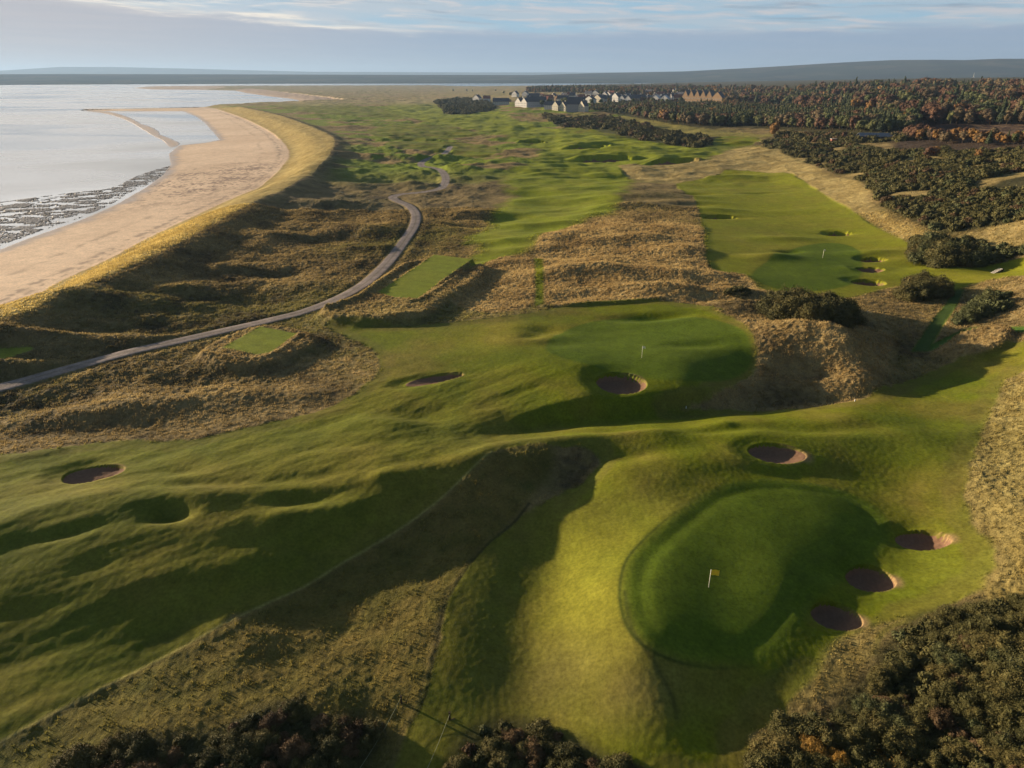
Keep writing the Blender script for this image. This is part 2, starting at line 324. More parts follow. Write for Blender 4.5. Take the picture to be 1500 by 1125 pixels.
# single mounds (+) and hollows (-): px, py, radius along x, along y, height, rotation
MOUNDS = [
 
 (835,688,6.4,4.2,-1.45,25),(935,664,6,2.0,-.6,10),(772,672,7,4,1.3,30),(900,690,4,3,.5,0),
 (250,750,2.8,2.0,-1.3,0),(232,756,2,1,-.4,30),(432,733,5.0,1.9,-1.0,5),(400,722,5,2.2,.35,0),(270,708,6,1.4,-.4,8),(100,780,4,1.2,-.5,25),(300,730,5,3,.5,15),(510,745,9,2.4,.5,15),(265,688,3,1.5,-.4,0),
 (160,820,7,2.0,-.3,25),(330,830,12,2.0,.25,22),(480,770,12,2.0,-.3,25),(420,700,8,1.6,-.3,10),(520,650,9,2,-.35,12),(625,610,5,4,-.8,0),(570,620,7,2.5,.5,0),
 (780,500,10,6,.45,25),(700,530,12,7,.2,20),(800,485,4,3,-.7,0),(780,495,3,2,-.5,20),(810,508,7,3,-.4,10),(960,463,9,2.4,-1.1,4),(1025,510,7,2,-.45,5),
 (1060,628,10,2.0,-.7,5),(1210,628,9,2.0,-.6,5),(1020,640,12,2.2,.25,5),(1180,640,8,3,.15,0),(1160,690,8,2.2,-.45,5),(1250,700,12,6,-.5,0),(1350,640,8,4,.4,0),
 (1385,680,5,12,.5,0),(1000,690,14,4,.5,20),
 (1195,500,15,8,1.2,-12),(1175,545,8,4,-1.0,-10),(1120,455,14,4,1.3,5),(1060,430,16,5,1.5,0),
 (930,350,18,6,1.6,0),(840,345,18,8,1.4,0),(1000,370,12,6,1.0,0),(850,372,14,5,-.9,0),(930,400,26,7,1.8,-8),(830,402,14,5,1.6,0),(860,432,20,4,-.7,0),(960,425,10,4,1.2,0),
 (950,290,26,7,2.2,0),(920,302,20,6,1.8,0),(1010,300,10,4,-1.0,0),(1000,297,18,5,1.0,0),
 (780,365,12,4,.8,0),(760,385,10,4,1.0,0),
 (820,300,18,8,-1.6,0),(760,285,20,8,-1.4,0),(730,320,14,9,-1.4,0),(700,315,16,7,1.8,0),(700,330,9,6,-1.0,0),(850,290,20,7,1.0,0),(780,330,16,4,1.0,0),(740,355,14,4,.9,0),
 (540,262,46,16,-3.4,0),(560,232,46,9,3.0,0),(480,300,26,8,1.6,10),(600,272,18,6,2.2,0),(530,340,16,7,1.5,-14),(470,350,24,7,-1.2,0),(560,365,14,6,1.2,0),(400,345,14,6,1.4,20),
 (330,395,13,6,1.3,-8),(380,402,10,3,-1.6,0),(280,425,11,6,1.3,24),(350,440,16,5,-1.2,0),(150,445,16,6,1.6,10),(60,500,14,5,1.6,12),(230,470,16,5,1.2,8),(450,420,12,6,1.0,10),(120,505,16,4,1.4,10),(30,540,12,3,1.3,12),
 (60,590,14,5,-1.0,5),(250,595,16,5,.9,8),(180,560,14,4,-.9,8),(130,610,12,5,1.0,8),(420,585,10,4,.8,10),(380,592,8,3,-.7,0),(70,630,10,4,-.8,5),(330,560,10,3,-1,0),
 (660,390,6,2.5,.5,0),(1130,378,9,4,1.4,0),(1157,368,4,2,-.8,0),(1150,350,12,4,.8,0),(1280,372,9,4,1.0,0),(1265,395,7,3,.8,0),(1320,385,10,5,.9,0),
 (1113,283,10,3,-.8,0),(1230,342,6,2.5,-.9,0),(1180,310,20,6,.5,0),(1011,284,11,3,-1.2,0),(1055,317,10,2.5,-1.3,0),(1040,308,12,4,.9,0),
 (1080,212,16,6,2.5,0),(1035,240,14,6,2.4,0),(1130,225,26,8,2,0),(1062,262,14,3,1.2,0),
 (960,225,30,10,1.5,0),(890,222,26,8,1.8,0),(870,212,20,6,1.4,0),(785,203,22,6,1.5,0),
 (1385,400,14,6,1.5,0),(1425,410,8,5,1.2,-20),(1470,415,8,6,1.2,0),
]
FARHOL = [(780,210,14,6,-2.2),(811,209,20,5,-1.6),(865,219,26,5,-2.2),(887,233,26,5,-2.6),(988,238,24,5,-2.2),(700,178,16,6,-1.6),(640,155,20,8,-1.6),(560,205,24,8,-1.6),(460,192,26,8,-1.2),(620,196,22,6,-1.6),(720,230,26,6,-1.8),(760,262,20,6,-1.6),(690,208,30,8,-2.0),(650,225,24,7,-1.8),(1160,275,16,4,-.5)]
MOUNDS += [(a, b, c, d, e * .6, 0) for a, b, c, d, e in FARHOL]
mx, my = hit([m[0] for m in MOUNDS], [m[1] for m in MOUNDS])
for (px, py, a, b, h, rot), x, y in zip(MOUNDS, mx, my):
    R = 2.6 * max(a, b); m = (np.abs(GX - x) < R) & (np.abs(GY - y) < R)
    c, s = math.cos(math.radians(rot)), math.sin(math.radians(rot))
    dx = GX[m] - x; dy = GY[m] - y; u = (dx * c + dy * s) / a; v = (-dx * s + dy * c) / b
    Z[m] += h * np.exp(-(u * u + v * v) * 1.1)

# ridges along lines: px polyline, height, width, side
def ridge(pts, h, w, wob=0, seed=0):
    d = sdf(densify(poly(pts), False, 3), w * 3.2, closed=False)
    hh = h * (1 + wob * fbm(GX, GY, 7, 2, seed))
    Z[:] += hh * np.exp(-(d / w) ** 2)
ridge([(560,703),(640,686),(700,668),(760,655),(850,645),(960,633),(1060,623)], .6, 1.9)
ridge([(-60,790),(0,768),(80,745),(180,728),(280,720)], .5, 3.0)
ridge([(800,735),(850,760),(870,800),(880,850),(905,900),(930,945)], .35, 3.4)
ridge([(640,392),(600,397),(565,418),(530,444),(480,462)], .9, .9, .5, 3)       # hedge like bank round the tee
ridge([(690,398),(655,424),(612,450),(580,449),(540,441)], .35, .5, .4, 4)
ridge([(470,470),(520,478),(600,470)], .5, 1.6, .6, 5)
ridge([(300,528),(340,535),(397,532),(440,502),(455,505)], .35, .7, .5, 6)
ridge([(797,449),(860,446),(930,442),(965,439)], .6, .9, .3, 7)
ridge([(1050,447),(1090,450),(1150,445)], .8, 2.2, .3, 8)
ridge([(1400,500),(1440,490),(1475,490)], .5, 1.2, .3, 9)
ridge([(1180,486),(1210,492),(1238,512),(1255,535),(1258,560)], 1.2, 4.6, .4, 10)
ridge([(690,636),(760,626),(850,615),(950,607),(1050,600),(1150,592),(1260,578)], -.7, 2.6)
ridge([(1320,425),(1355,437),(1400,432)], .3, 2)
# path bench: level the ground across it
pf = smooth(5.5, 1.9, g['path'])
Z = Z * (1 - pf) + (MZ + .12) * pf
Z -= .35 * np.exp(-((g['path'] - 2.9) / .8) ** 2) * (R_ < 330)
# level tees, still greens
for k, pts, dz in (('t1', TEE1, 1.55), ('t2', TEE2, 1.75), ('t0', TEE0, .6)):
    m = smooth(.9, .1, g[k]); x, y = hit([np.mean([p[0] for p in pts])], [np.mean([p[1] for p in pts])])
    lv = float(sample(MZ, x, y)[0]) + dz; Z = Z * (1 - m) + lv * m

# ------------------------------------------------------------------ bunkers: px, py, half length, half width (m), rotation, depth
BUNK = [(135,692,4.0,3.0,5,1.5,'shaded round bunker in the mown turf at the left edge'),
 (634,555,5.4,1.7,14,1.0,'long slipper shaped bunker across the middle fairway'),
 (908,574,4.3,3.5,0,1.7,'deep round bunker in front of the middle green'),
 (1138,661,3.9,2.4,-10,1.3,'bunker above the near green with a lit right rim'),
 (1352,789,2.8,2.0,-18,1.3,'farthest of the three bunkers right of the near green'),
 (1275,845,2.6,2.2,-18,1.4,'middle one of the three bunkers right of the near green'),
 (1225,901,2.5,2.0,-22,1.4,'nearest of the three bunkers right of the near green'),
 (1280,381,3.6,3.0,-15,2.3,'upper bunker right of the third green'),
 (1273,413,4.2,3.2,-15,2.4,'lower bunker right of the third green'),
 (1274,396,4.0,2.6,-15,2.1,'middle bunker right of the third green'),
 (1230,341,4.0,3.0,0,1.9,'small bunker in the fairway beyond the third green'),
 (1055,317,7.0,4.0,0,1.9,'square faced bunker at the near edge of the far right fairway'),
 (887,233,15,8,0,2.4,'wide dark faced bunker in the far fairway'),
 (989,239,13,7,0,2.2,'long dark bunker left of the far tee'),
 (865,220,14,8,0,2.0,'long thin bunker above the wide dark one'),
 (781,210,9,8,0,2.0,'far bunker on the left of the far fairway')]
bx, by = hit([b[0] for b in BUNK], [b[1] for b in BUNK])
BUNKW = []
for b, x, y in zip(BUNK, bx, by):
    px, py, A_, B_, rot, dep, lab = b
    c, s = math.cos(math.radians(rot)), math.sin(math.radians(rot)); R = 2.2 * max(A_, B_)
    m = (np.abs(GX - x) < R) & (np.abs(GY - y) < R)
    dx = GX[m] - x; dy = GY[m] - y; u = (dx * c + dy * s) / A_; v = (-dx * s + dy * c) / B_
    ang = np.arctan2(v, u); wob = 1 + .05 * np.sin(2 * ang + px) + .035 * np.sin(3 * ang + py)
    q = np.hypot(u, v) / wob
    base = float(sample(Z, np.array([x]), np.array([y]))[0])
    lipw = -.45 * smooth(1.9, 1.0, q) * np.clip(.75 - u / np.maximum(q, .2), 0, 1.5) / 1.5
    if A_ > 8: lipw = 2.7 * (smooth(1.0, 1.13, q) * smooth(1.9, 1.2, q)) * smooth(-.1, .35, v / np.maximum(q, .2))
    bowl = smooth(1.02, .93, q)
    z = Z[m]; floor = base - dep + .38 * dep * np.clip(q, 0, 1) ** 2 + .45 * dep * np.clip(u - .5, 0, 1)
    z = z + lipw; z = z * (1 - bowl) + floor * bowl
    Z[m] = z; BUNKW.append((x, y, A_, B_, c, s, px, py, lab))
print('relief', round(time.time() - T0, 1))

# ------------------------------------------------------------------ fine relief of rough grass (tussocks)
Zsm = Z.copy()
tuss = np.zeros_like(Z)
rough = (1 - mown) * (1 - tees) * (1 - greens) * smooth(2.2, 3.2, g['path']) * smooth(-1, 1.5, dB) * upland
near = smooth(420, 200, R_)
coarse = np.maximum.reduce([duneland, inside('tawny', 2), inside('bank', 2), inside('tawny2', 2), inside('b1', 1), inside('b2', 1), inside('moundr'), inside('gold', 2), inside('rrough', 2)])
t1 = fbm(GX, GY, .95, 2, 201); t2 = fbm(GX * .8, GY, 4.2, 2, 205)
tuss = rough * near * ((.06 + .13 * coarse) * np.maximum(t1, -.2) * 1.5 + (.10 + .15 * coarse) * t2)
Z += tuss
Z += rough * smooth(250, 420, R_) * .8 * fbm(GX * .6, GY, 11, 2, 207)
Z += mown * (1 - greens) * near * .018 * perlin(GX / .7, GY / .7, 209)
Z = Z.astype(F32)
# ------------------------------------------------------------------ ground colour (albedo of each surface, with some light and shade put in)
def C(*c): return np.array(c, F32)
alb = np.empty((NR, NT, 3), F32)
n1 = fbm(GX, GY, 14, 3, 301)[..., None]; n2 = fbm(GX, GY, 3.2, 2, 305)[..., None]; n3 = fbm(GX, GY, 60, 2, 309)[..., None]
n4 = perlin(GX / 1.1, GY / 1.1, 311)[..., None]
def mixc(a, b, t): return a * (1 - t) + b * t
def m3(m): return np.clip(m, 0, 1)[..., None]
rough_c = mixc(C(.150, .110, .046), C(.27, .198, .082), np.clip(.45 + .9 * n1 + .5 * n2, 0, 1))
rough_c = mixc(rough_c, C(.12, .115, .028), np.clip(.15 + 1.2 * n3 - .4 * n2, 0, .75))
rough_c = mixc(rough_c, C(.062, .048, .026), np.clip(-.05 - 1.5 * n1 + .7 * n4 + .5 * n3, 0, .85))
rough_c = rough_c * (1 - .22 * duneland[..., None])
alb[:] = rough_c
tawny_c = mixc(C(.215, .148, .058), C(.33, .24, .10), np.clip(.5 + n1 + .8 * n2, 0, 1))
tawny_c = mixc(tawny_c, C(.09, .055, .03), np.clip(-.25 + 1.1 * n2 - .6 * n1, 0, .7))
gold_c = mixc(C(.25, .185, .065), C(.36, .28, .11), np.clip(.5 + n1 + .9 * n2, 0, 1))
oliv_c = mixc(C(.105, .092, .022), C(.155, .118, .032), np.clip(.5 + n1 + n2, 0, 1))
oliv_c = mixc(oliv_c, C(.065, .078, .016), np.clip(.1 + 1.3 * n3 + .8 * n2, 0, .7))
fair_c = mixc(C(.108, .128, .006), C(.170, .165, .009), np.clip(.45 + .8 * n1 + .8 * n3, 0, 1))
fair_c = mixc(fair_c, C(.080, .110, .010), np.clip(.2 + 1.2 * n3 - .5 * n1 + .2 * n4, 0, .6))
green_c = mixc(C(.072, .108, .008), C(.088, .122, .010), np.clip(.5 + n1, 0, 1))
tee_c = mixc(C(.150, .180, .018), C(.175, .19, .022), np.clip(.5 + n1, 0, 1))
fst = fbm(GX * .42, GY, 62, 3, 333)[..., None] + .35 * n1
grass_far = mixc(C(.25, .175, .07), C(.15, .195, .014), smooth(-.08, .10, fst)); grass_far = mixc(grass_far, C(.085, .065, .03), np.clip(-.1 - 1.4 * fst + .6 * n1, 0, .7)); grass_old = mixc(C(.13, .16, .012), C(.22, .165, .05), np.clip(.32 + 1.6 * n1 + .8 * n3, 0, 1))
def lay(c, m): alb[:] = mixc(alb, c, m3(m))
lay(mixc(rough_c, grass_far, .92), smooth(350, 450, R_) * smooth(200, 120, GX) * smooth(0, 20, dC))
lay(oliv_c, inside('fair', 12) * 0 + inside('frough', 1))
lay(tawny_c, inside('tawny', 1.5, wig)); lay(tawny_c * .92, inside('tawny2', 1)); lay(tawny_c * .9, inside('bank', 1.2, wig)); lay(tawny_c * .85, inside('moundr', .6))
lay(gold_c, inside('gold', 2.5, wig)); lay(gold_c, inside('gold2', 2)); lay(gold_c * .9, inside('goldmid', 2.5, wig))
lay(gold_c * C(1.0, .98, .85), smooth(11, -1, dC) * smooth(-1, 2, dB) * smooth(5, -3, dC) * 0 + smooth(-.5, 1, dB) * (sdf(np.vstack([pc, pbl[::-1]]), 6) < 0))
lay(mixc(oliv_c * 1.2, gold_c, .6), inside('rrough', 1.5, wig)); lay(mixc(gold_c, oliv_c, .45), inside('nrough', .8, wig))
lay(mixc(tawny_c, rough_c, .4), inside('b1', .5)); lay(mixc(tawny_c, rough_c, .45), inside('b2', .5))
lay(mixc(gold_c, fair_c, .5), inside('meadow', 3))
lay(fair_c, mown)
semi = mixc(fair_c, oliv_c, .6)
lay(semi, mown * inside('fair', .5) * smooth(-3.2, -2.2, g['fair'] + wig2) * .8)
lay(mixc(C(.15, .115, .03), C(.10, .085, .02), np.clip(.5 + n2, 0, 1)), mown * np.clip(.10 + 1.1 * n1[..., 0] + .5 * n3[..., 0], 0, .65))
# semi rough below the near green: duller and browner, with yellow patches
lay(C(.175, .20, .014), inside('mid', 6, wig * 5) * mown * .65); lay(C(.185, .185, .014), inside('field', 2) * mown * (1 - inside('g3', 1)) * .55)
lay(mixc(mixc(fair_c, oliv_c, .6), C(.13, .085, .03), np.clip(.1 + 1.2 * n2 + .6 * n1, 0, .55)), mown * smooth(100, 84, R_) * smooth(9, 1, GX) * smooth(-14, -4, GX) * .85)
YEL = [(870,850,8,12,.8,C(.17,.165,.018)),(900,800,9,6,.6,C(.17,.165,.018)),(960,740,12,4,.5,C(.15,.15,.02)),(720,500,14,7,.55,C(.21,.18,.022)),(760,480,12,5,.5,C(.22,.18,.02)),(1128,372,14,10,.6,C(.19,.17,.02)),(900,1030,4,4,.5,C(.15,.115,.03)),(800,990,5,5,.5,C(.11,.10,.028)),(940,1010,4,3,.5,C(.16,.13,.04)),(760,1010,4,3,.4,C(.11,.085,.03)),(1270,640,10,5,.3,C(.12,.13,.02)),(1400,840,6,6,.5,C(.15,.145,.022)),(700,910,3,7,.3,C(.09,.085,.022))]
yx, yy = hit([a[0] for a in YEL], [a[1] for a in YEL])
for (px, py, a, b, k, c), x, y in zip(YEL, yx, yy):
    m = k * np.exp(-((GX - x) / a) ** 2 - ((GY - y) / b) ** 2) * mown * (1 + .8 * n1[..., 0])
    lay(c, m)
lay(green_c * 1.05, inside('g1', .5, -.8) * .7); lay(green_c, greens)
ringn = np.abs(((-g['g1']) / .9) % 1 - .5)
lay(green_c * C(1.12, 1.1, 1.0), inside('g1', .3) * .5 * smooth(.18, .05, ringn) * (g['g1'] > -5))
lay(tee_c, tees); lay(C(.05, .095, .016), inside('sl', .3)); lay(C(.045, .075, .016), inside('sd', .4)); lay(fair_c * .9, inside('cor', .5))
stripe = smooth(-.1, .1, np.sin((GX * .5 + GY * .87) * math.pi / 2.2))
lay(tee_c * 1.12, tees * stripe * .6)
# mown edges: thin dark or pale line where the cut changes, and painted shade at the near green's step
lay(mixc(oliv_c * .85, fair_c, .5), mown * smooth(130, 85, R_) * smooth(8, -4, GX) * .75)
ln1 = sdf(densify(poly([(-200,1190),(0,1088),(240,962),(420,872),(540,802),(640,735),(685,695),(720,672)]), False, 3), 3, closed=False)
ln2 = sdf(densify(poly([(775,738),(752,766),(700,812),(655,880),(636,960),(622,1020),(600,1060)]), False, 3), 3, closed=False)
step_shade = sdf(densify(poly([(915,870),(925,925),(960,975),(985,1020),(992,1050)]), False, 3), 3, closed=False)
lay(C(.26, .23, .07), .75 * np.exp(-(ln1 / .16) ** 2)); lay(C(.030, .030, .010), .8 * np.exp(-(ln2 / .22) ** 2)); lay(C(.035, .04, .012), .55 * np.exp(-(step_shade / .28) ** 2))  # last line paints the shaded step running on below the near green
lay(C(.030, .045, .008), .75 * np.exp(-((g['g1'] - 1.0) / .22) ** 2) * smooth(26, 14, GX))  # shade of the step along the near green's left edge, painted dark
lay(mixc(gold_c, C(.10, .10, .06), .4), inside('plough', 3)); 
# ploughed field, its shade put into the brown; stubble rows at the right end
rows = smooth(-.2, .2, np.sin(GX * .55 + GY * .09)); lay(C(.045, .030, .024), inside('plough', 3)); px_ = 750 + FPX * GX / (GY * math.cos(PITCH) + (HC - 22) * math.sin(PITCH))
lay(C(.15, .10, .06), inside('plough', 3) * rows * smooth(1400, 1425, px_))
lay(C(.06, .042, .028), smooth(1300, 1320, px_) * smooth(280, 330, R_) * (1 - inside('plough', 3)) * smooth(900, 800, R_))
# bunkers' right rims: bare sand, sun on them put into the colour
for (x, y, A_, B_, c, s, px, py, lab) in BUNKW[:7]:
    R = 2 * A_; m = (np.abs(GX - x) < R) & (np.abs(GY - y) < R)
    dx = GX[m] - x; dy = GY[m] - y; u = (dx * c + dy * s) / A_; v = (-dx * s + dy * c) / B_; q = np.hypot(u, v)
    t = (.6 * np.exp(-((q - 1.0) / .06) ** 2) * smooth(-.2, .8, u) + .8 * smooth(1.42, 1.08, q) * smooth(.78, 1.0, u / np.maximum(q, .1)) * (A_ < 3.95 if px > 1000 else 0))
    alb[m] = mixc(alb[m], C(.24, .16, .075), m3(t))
# gorse and wood floor
GORSE_R = [(1112,212),(1140,206),(1190,212),(1240,213),(1300,222),(1400,222),(1520,222),(1700,230),(1700,420),(1520,366),(1480,372),(1440,392),(1385,394),(1345,372),(1335,350),(1395,348),(1370,340),(1330,322),(1290,300),(1265,268),(1215,252),(1170,234)]
GORSE_M = [(795,168),(830,176),(880,172),(930,182),(1000,198),(1038,203),(1032,217),(990,213),(940,207),(895,196),(850,189),(815,184)]
GORSE_S = [(640,148),(700,146),(725,156),(715,164),(660,168),(648,160)]
NEAR_R = [(1288,945),(1330,905),(1390,885),(1440,878),(1500,876),(1700,900),(1750,1400),(1050,1400),(1088,1120),(1100,1088),(1150,1062),(1200,1048),(1240,1010),(1278,975)]
NEAR_L = [(60,1135),(110,1110),(170,1085),(235,1075),(300,1068),(360,1040),(390,1028),(440,1030),(470,1052),(530,1040),(556,1055),(560,1075),(535,1130),(500,1180),(60,1250)]
NEAR_M = [(648,1130),(662,1085),(690,1062),(730,1048),(775,1050),(810,1068),(850,1080),(885,1100),(930,1125),(960,1180),(640,1250)]
WOOD = [(870,160),(900,150),(960,152),(1100,150),(1200,142),(1330,128),(1420,128),(1520,130),(1750,135),(1750,176),(1500,176),(1345,180),(1340,192),(1290,196),(1210,196),(1120,188),(1010,186),(940,174)]
for nm, pts in (('gr', GORSE_R), ('gm', GORSE_M), ('gs', GORSE_S), ('nr', NEAR_R), ('nl', NEAR_L), ('nm', NEAR_M), ('wood', WOOD)): zone(nm, pts, 8)
scrub = np.maximum.reduce([inside(k, 1.0, wig * .4) for k in ('gr', 'gm', 'gs', 'nr', 'nl', 'nm', 'wood')])
lay(C(.042, .042, .017), scrub * .85)
lay(mixc(rough_c, gold_c, .5), inside('gr', 2) * smooth(-.16, -.30, fbm(GX, GY, 38, 2, 721)))
# path
pth = mixc(C(.25, .205, .18), C(.18, .15, .135), np.clip(.5 + n2 + n1, 0, 1))
pw = np.interp(R_, [0, 150, 230, 400], [1.9, 1.9, 1.8, 2.2]).astype(F32)
lay(pth, smooth(pw + .15, pw - .15, g['path'])); lay(C(.09, .085, .04), .5 * np.exp(-(g['path'] / .25) ** 2))
# shore
sand_c = mixc(C(.46, .31, .185), C(.58, .41, .26), np.clip(.5 + n3 + .5 * n1, 0, 1))
onb = (dB < 0); sand_m = smooth(1.2, -.4, dB + 1.2 * n2[..., 0])
lay(sand_c, sand_m)
wr = (fbm(GX * .8, GY * 1.0, 16, 3, 401)); wr2 = fbm(GX, GY, 3.0, 2, 404)
wx_, wy_ = atz(np.array([305, 262, 400]), np.array([262, 250, 215]), 1.5); kelp = np.exp(-((GX - wx_[0]) / 34) ** 2 - ((GY - wy_[0]) / 75) ** 2)
lay(C(.17, .095, .055), onb * smooth(.04, .16, .5 * wr + .55 * wr2) * np.clip(kelp * 1.8, 0, 1) * 1.0 )
tide = np.exp(-((dB + 20 + 3 * n3[..., 0]) / 1.6) ** 2) * smooth(0, .25, fbm(GX, GY, 9, 2, 411)); lay(C(.22, .14, .08), onb * tide * .6)
tide = np.exp(-((dB + 7) / 1.8) ** 2) * smooth(-.15, .15, fbm(GX, GY, 5, 2, 407)); lay(C(.16, .10, .06), onb * tide * .8)
tide = np.exp(-((dB + 3.5) / .8) ** 2) * smooth(0, .2, fbm(GX, GY, 4, 2, 408)); lay(C(.25, .16, .10), onb * tide * .8)
wet = onb * smooth(9, 1, dW + 5 * n1[..., 0]); lay(C(.22, .16, .12), wet * .75)
lay(mixc(C(.33, .24, .13), C(.24, .20, .08), np.clip(.5 + n3, 0, 1)), smooth(1300, 1700, R_) * (GX < 300) * (dW > 0) * (dB > 0) * .8)
for k in ('psand', 'fsand'): lay(C(.46, .34, .24), inside(k, 6))
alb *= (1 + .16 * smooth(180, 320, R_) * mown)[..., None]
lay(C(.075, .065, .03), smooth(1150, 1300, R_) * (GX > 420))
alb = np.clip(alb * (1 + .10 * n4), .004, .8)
lay(mixc(C(.035, .025, .019), C(.075, .055, .040), np.clip(.5 + 1.2 * n4, 0, 1)), wm_ * 1.0)
wetness = np.clip(wet, 0, 1)
print('colour', round(time.time() - T0, 1))

# ------------------------------------------------------------------ helpers
def tag(o, label=None, cat=None, group=None, kind=None):
    if label: o['label'] = label
    if cat: o['category'] = cat
    if group: o['group'] = group
    if kind: o['kind'] = kind
    return o
def nodes(name):
    m = bpy.data.materials.new(name); m.use_nodes = True; nt = m.node_tree; b = nt.nodes['Principled BSDF']
    return m, nt, b
def N(nt, t, **k):
    n = nt.nodes.new(t)
    for a, v in k.items():
        if a in ('loc',): continue
        if a.startswith('i_'): n.inputs[a[2:].replace('_', ' ')].default_value = v
        else: setattr(n, a, v)
    return n
def mesh_np(name, verts, faces, mats, parent=None, smooth_=True, loops=4, matidx=None):
    me = bpy.data.meshes.new(name); nv = len(verts); nf = len(faces)
    me.vertices.add(nv); me.vertices.foreach_set('co', np.ascontiguousarray(verts, F32).ravel())
    me.loops.add(nf * loops); me.loops.foreach_set('vertex_index', np.ascontiguousarray(faces, np.int32).ravel())
    me.polygons.add(nf); me.polygons.foreach_set('loop_start', np.arange(nf, dtype=np.int32) * loops)
    me.polygons.foreach_set('use_smooth', np.full(nf, smooth_))
    if matidx is not None: me.polygons.foreach_set('material_index', np.asarray(matidx, np.int32))
    for m in (mats if isinstance(mats, (list, tuple)) else [mats]): me.materials.append(m)
    me.update(calc_edges=True); o = bpy.data.objects.new(name, me); COL.objects.link(o)
    if parent: o.parent = parent
    return o

def ground_material(name, fine=1.0, sandy=False):
    m, nt, b = nodes(name); L = nt.links.new
    at = N(nt, 'ShaderNodeAttribute', attribute_name='alb'); wt = N(nt, 'ShaderNodeAttribute', attribute_name='wet')
    tu = N(nt, 'ShaderNodeAttribute', attribute_name='tuft')
    tc = N(nt, 'ShaderNodeTexCoord')
    n1 = N(nt, 'ShaderNodeTexNoise', i_Scale=2.6 * fine, i_Detail=5.0, i_Roughness=.65); L(tc.outputs['Object'], n1.inputs['Vector'])
    n2 = N(nt, 'ShaderNodeTexNoise', i_Scale=.35 * fine, i_Detail=4.0, i_Roughness=.6); L(tc.outputs['Object'], n2.inputs['Vector'])
    mr = N(nt, 'ShaderNodeMapRange'); mr.inputs['From Min'].default_value = .3; mr.inputs['From Max'].default_value = .7; mr.inputs['To Min'].default_value = .72; mr.inputs['To Max'].default_value = 1.28
    L(n1.outputs['Fac'], mr.inputs['Value'])
    mr2 = N(nt, 'ShaderNodeMapRange'); mr2.inputs['From Min'].default_value = .3; mr2.inputs['From Max'].default_value = .7; mr2.inputs['To Min'].default_value = .85; mr2.inputs['To Max'].default_value = 1.15
    L(n2.outputs['Fac'], mr2.inputs['Value'])
    mu = N(nt, 'ShaderNodeMath', operation='MULTIPLY'); L(mr.outputs[0], mu.inputs[0]); L(mr2.outputs[0], mu.inputs[1])
    vm = N(nt, 'ShaderNodeVectorMath', operation='SCALE'); L(at.outputs['Color'], vm.inputs[0]); L(mu.outputs[0], vm.inputs['Scale'])
    L(vm.outputs[0], b.inputs['Base Color'])
    rr = N(nt, 'ShaderNodeMapRange'); rr.inputs['To Min'].default_value = .95; rr.inputs['To Max'].default_value = .5; L(wt.outputs['Fac'], rr.inputs['Value']); L(rr.outputs[0], b.inputs['Roughness'])
    b.inputs['Specular IOR Level'].default_value = .06 if not sandy else .4
    # blades: bump strength follows the length of the grass
    v = N(nt, 'ShaderNodeTexNoise', i_Scale=5.5, i_Detail=4.0, i_Roughness=.7); L(tc.outputs['Object'], v.inputs['Vector'])
    bs = N(nt, 'ShaderNodeMapRange'); bs.inputs['To Min'].default_value = .12; bs.inputs['To Max'].default_value = .9; L(tu.outputs['Fac'], bs.inputs['Value'])
    bp = N(nt, 'ShaderNodeBump'); bp.inputs['Distance'].default_value = .22; L(bs.outputs[0], bp.inputs['Strength']); L(v.outputs['Fac'], bp.inputs['Height']); L(bp.outputs[0], b.inputs['Normal'])
    bp2 = N(nt, 'ShaderNodeBump'); bp2.inputs['Distance'].default_value = .8; L(bs.outputs[0], bp2.inputs['Strength']); L(n2.outputs['Fac'], bp2.inputs['Height']); L(bp2.outputs[0], bp.inputs['Normal'])
    if not sandy:
        b.inputs['Sheen Weight'].default_value = .0
    return m
M_ground = ground_material('turf'); M_sandm = ground_material('beach_sand', .6, True)

# ------------------------------------------------------------------ ground meshes: one sheet, split by what the surface is, with shared normals
ids = (np.arange(NR)[:, None] * NT + np.arange(NT)).astype(np.int32)
q = np.stack([ids[:-1, :-1], ids[:-1, 1:], ids[1:, 1:], ids[1:, :-1]], -1).reshape(-1, 4)
V3 = np.stack([GX, GY, Z], -1).reshape(-1, 3)
# vertex normals of the whole sheet
dr = np.gradient(V3.reshape(NR, NT, 3), axis=0); dt = np.gradient(V3.reshape(NR, NT, 3), axis=1)
NRM = np.cross(dt, dr); NRM /= np.linalg.norm(NRM, axis=2, keepdims=True) + 1e-12; NRM = NRM.reshape(-1, 3).astype(F32)
if NRM[:, 2].mean() < 0: NRM = -NRM
def fmask(a): return ((a[:-1, :-1] + a[1:, 1:] + a[:-1, 1:] + a[1:, :-1]) / 4).ravel()
mb = fmask((dB < 0).astype(F32)) > .5
mg = [fmask((g[k] < 0).astype(F32)) > .5 for k in ('g1', 'g2', 'g3')]
mt = [fmask((g[k] < 0).astype(F32)) > .5 for k in ('t0', 't1', 't2')]
mp = fmask((g['path'] < pw).astype(F32)) > .5
mp &= ~mb
sel = {'beach': mb, 'path': mp}
rest = ~(mb | mp)
for m in mg + mt: rest &= ~m
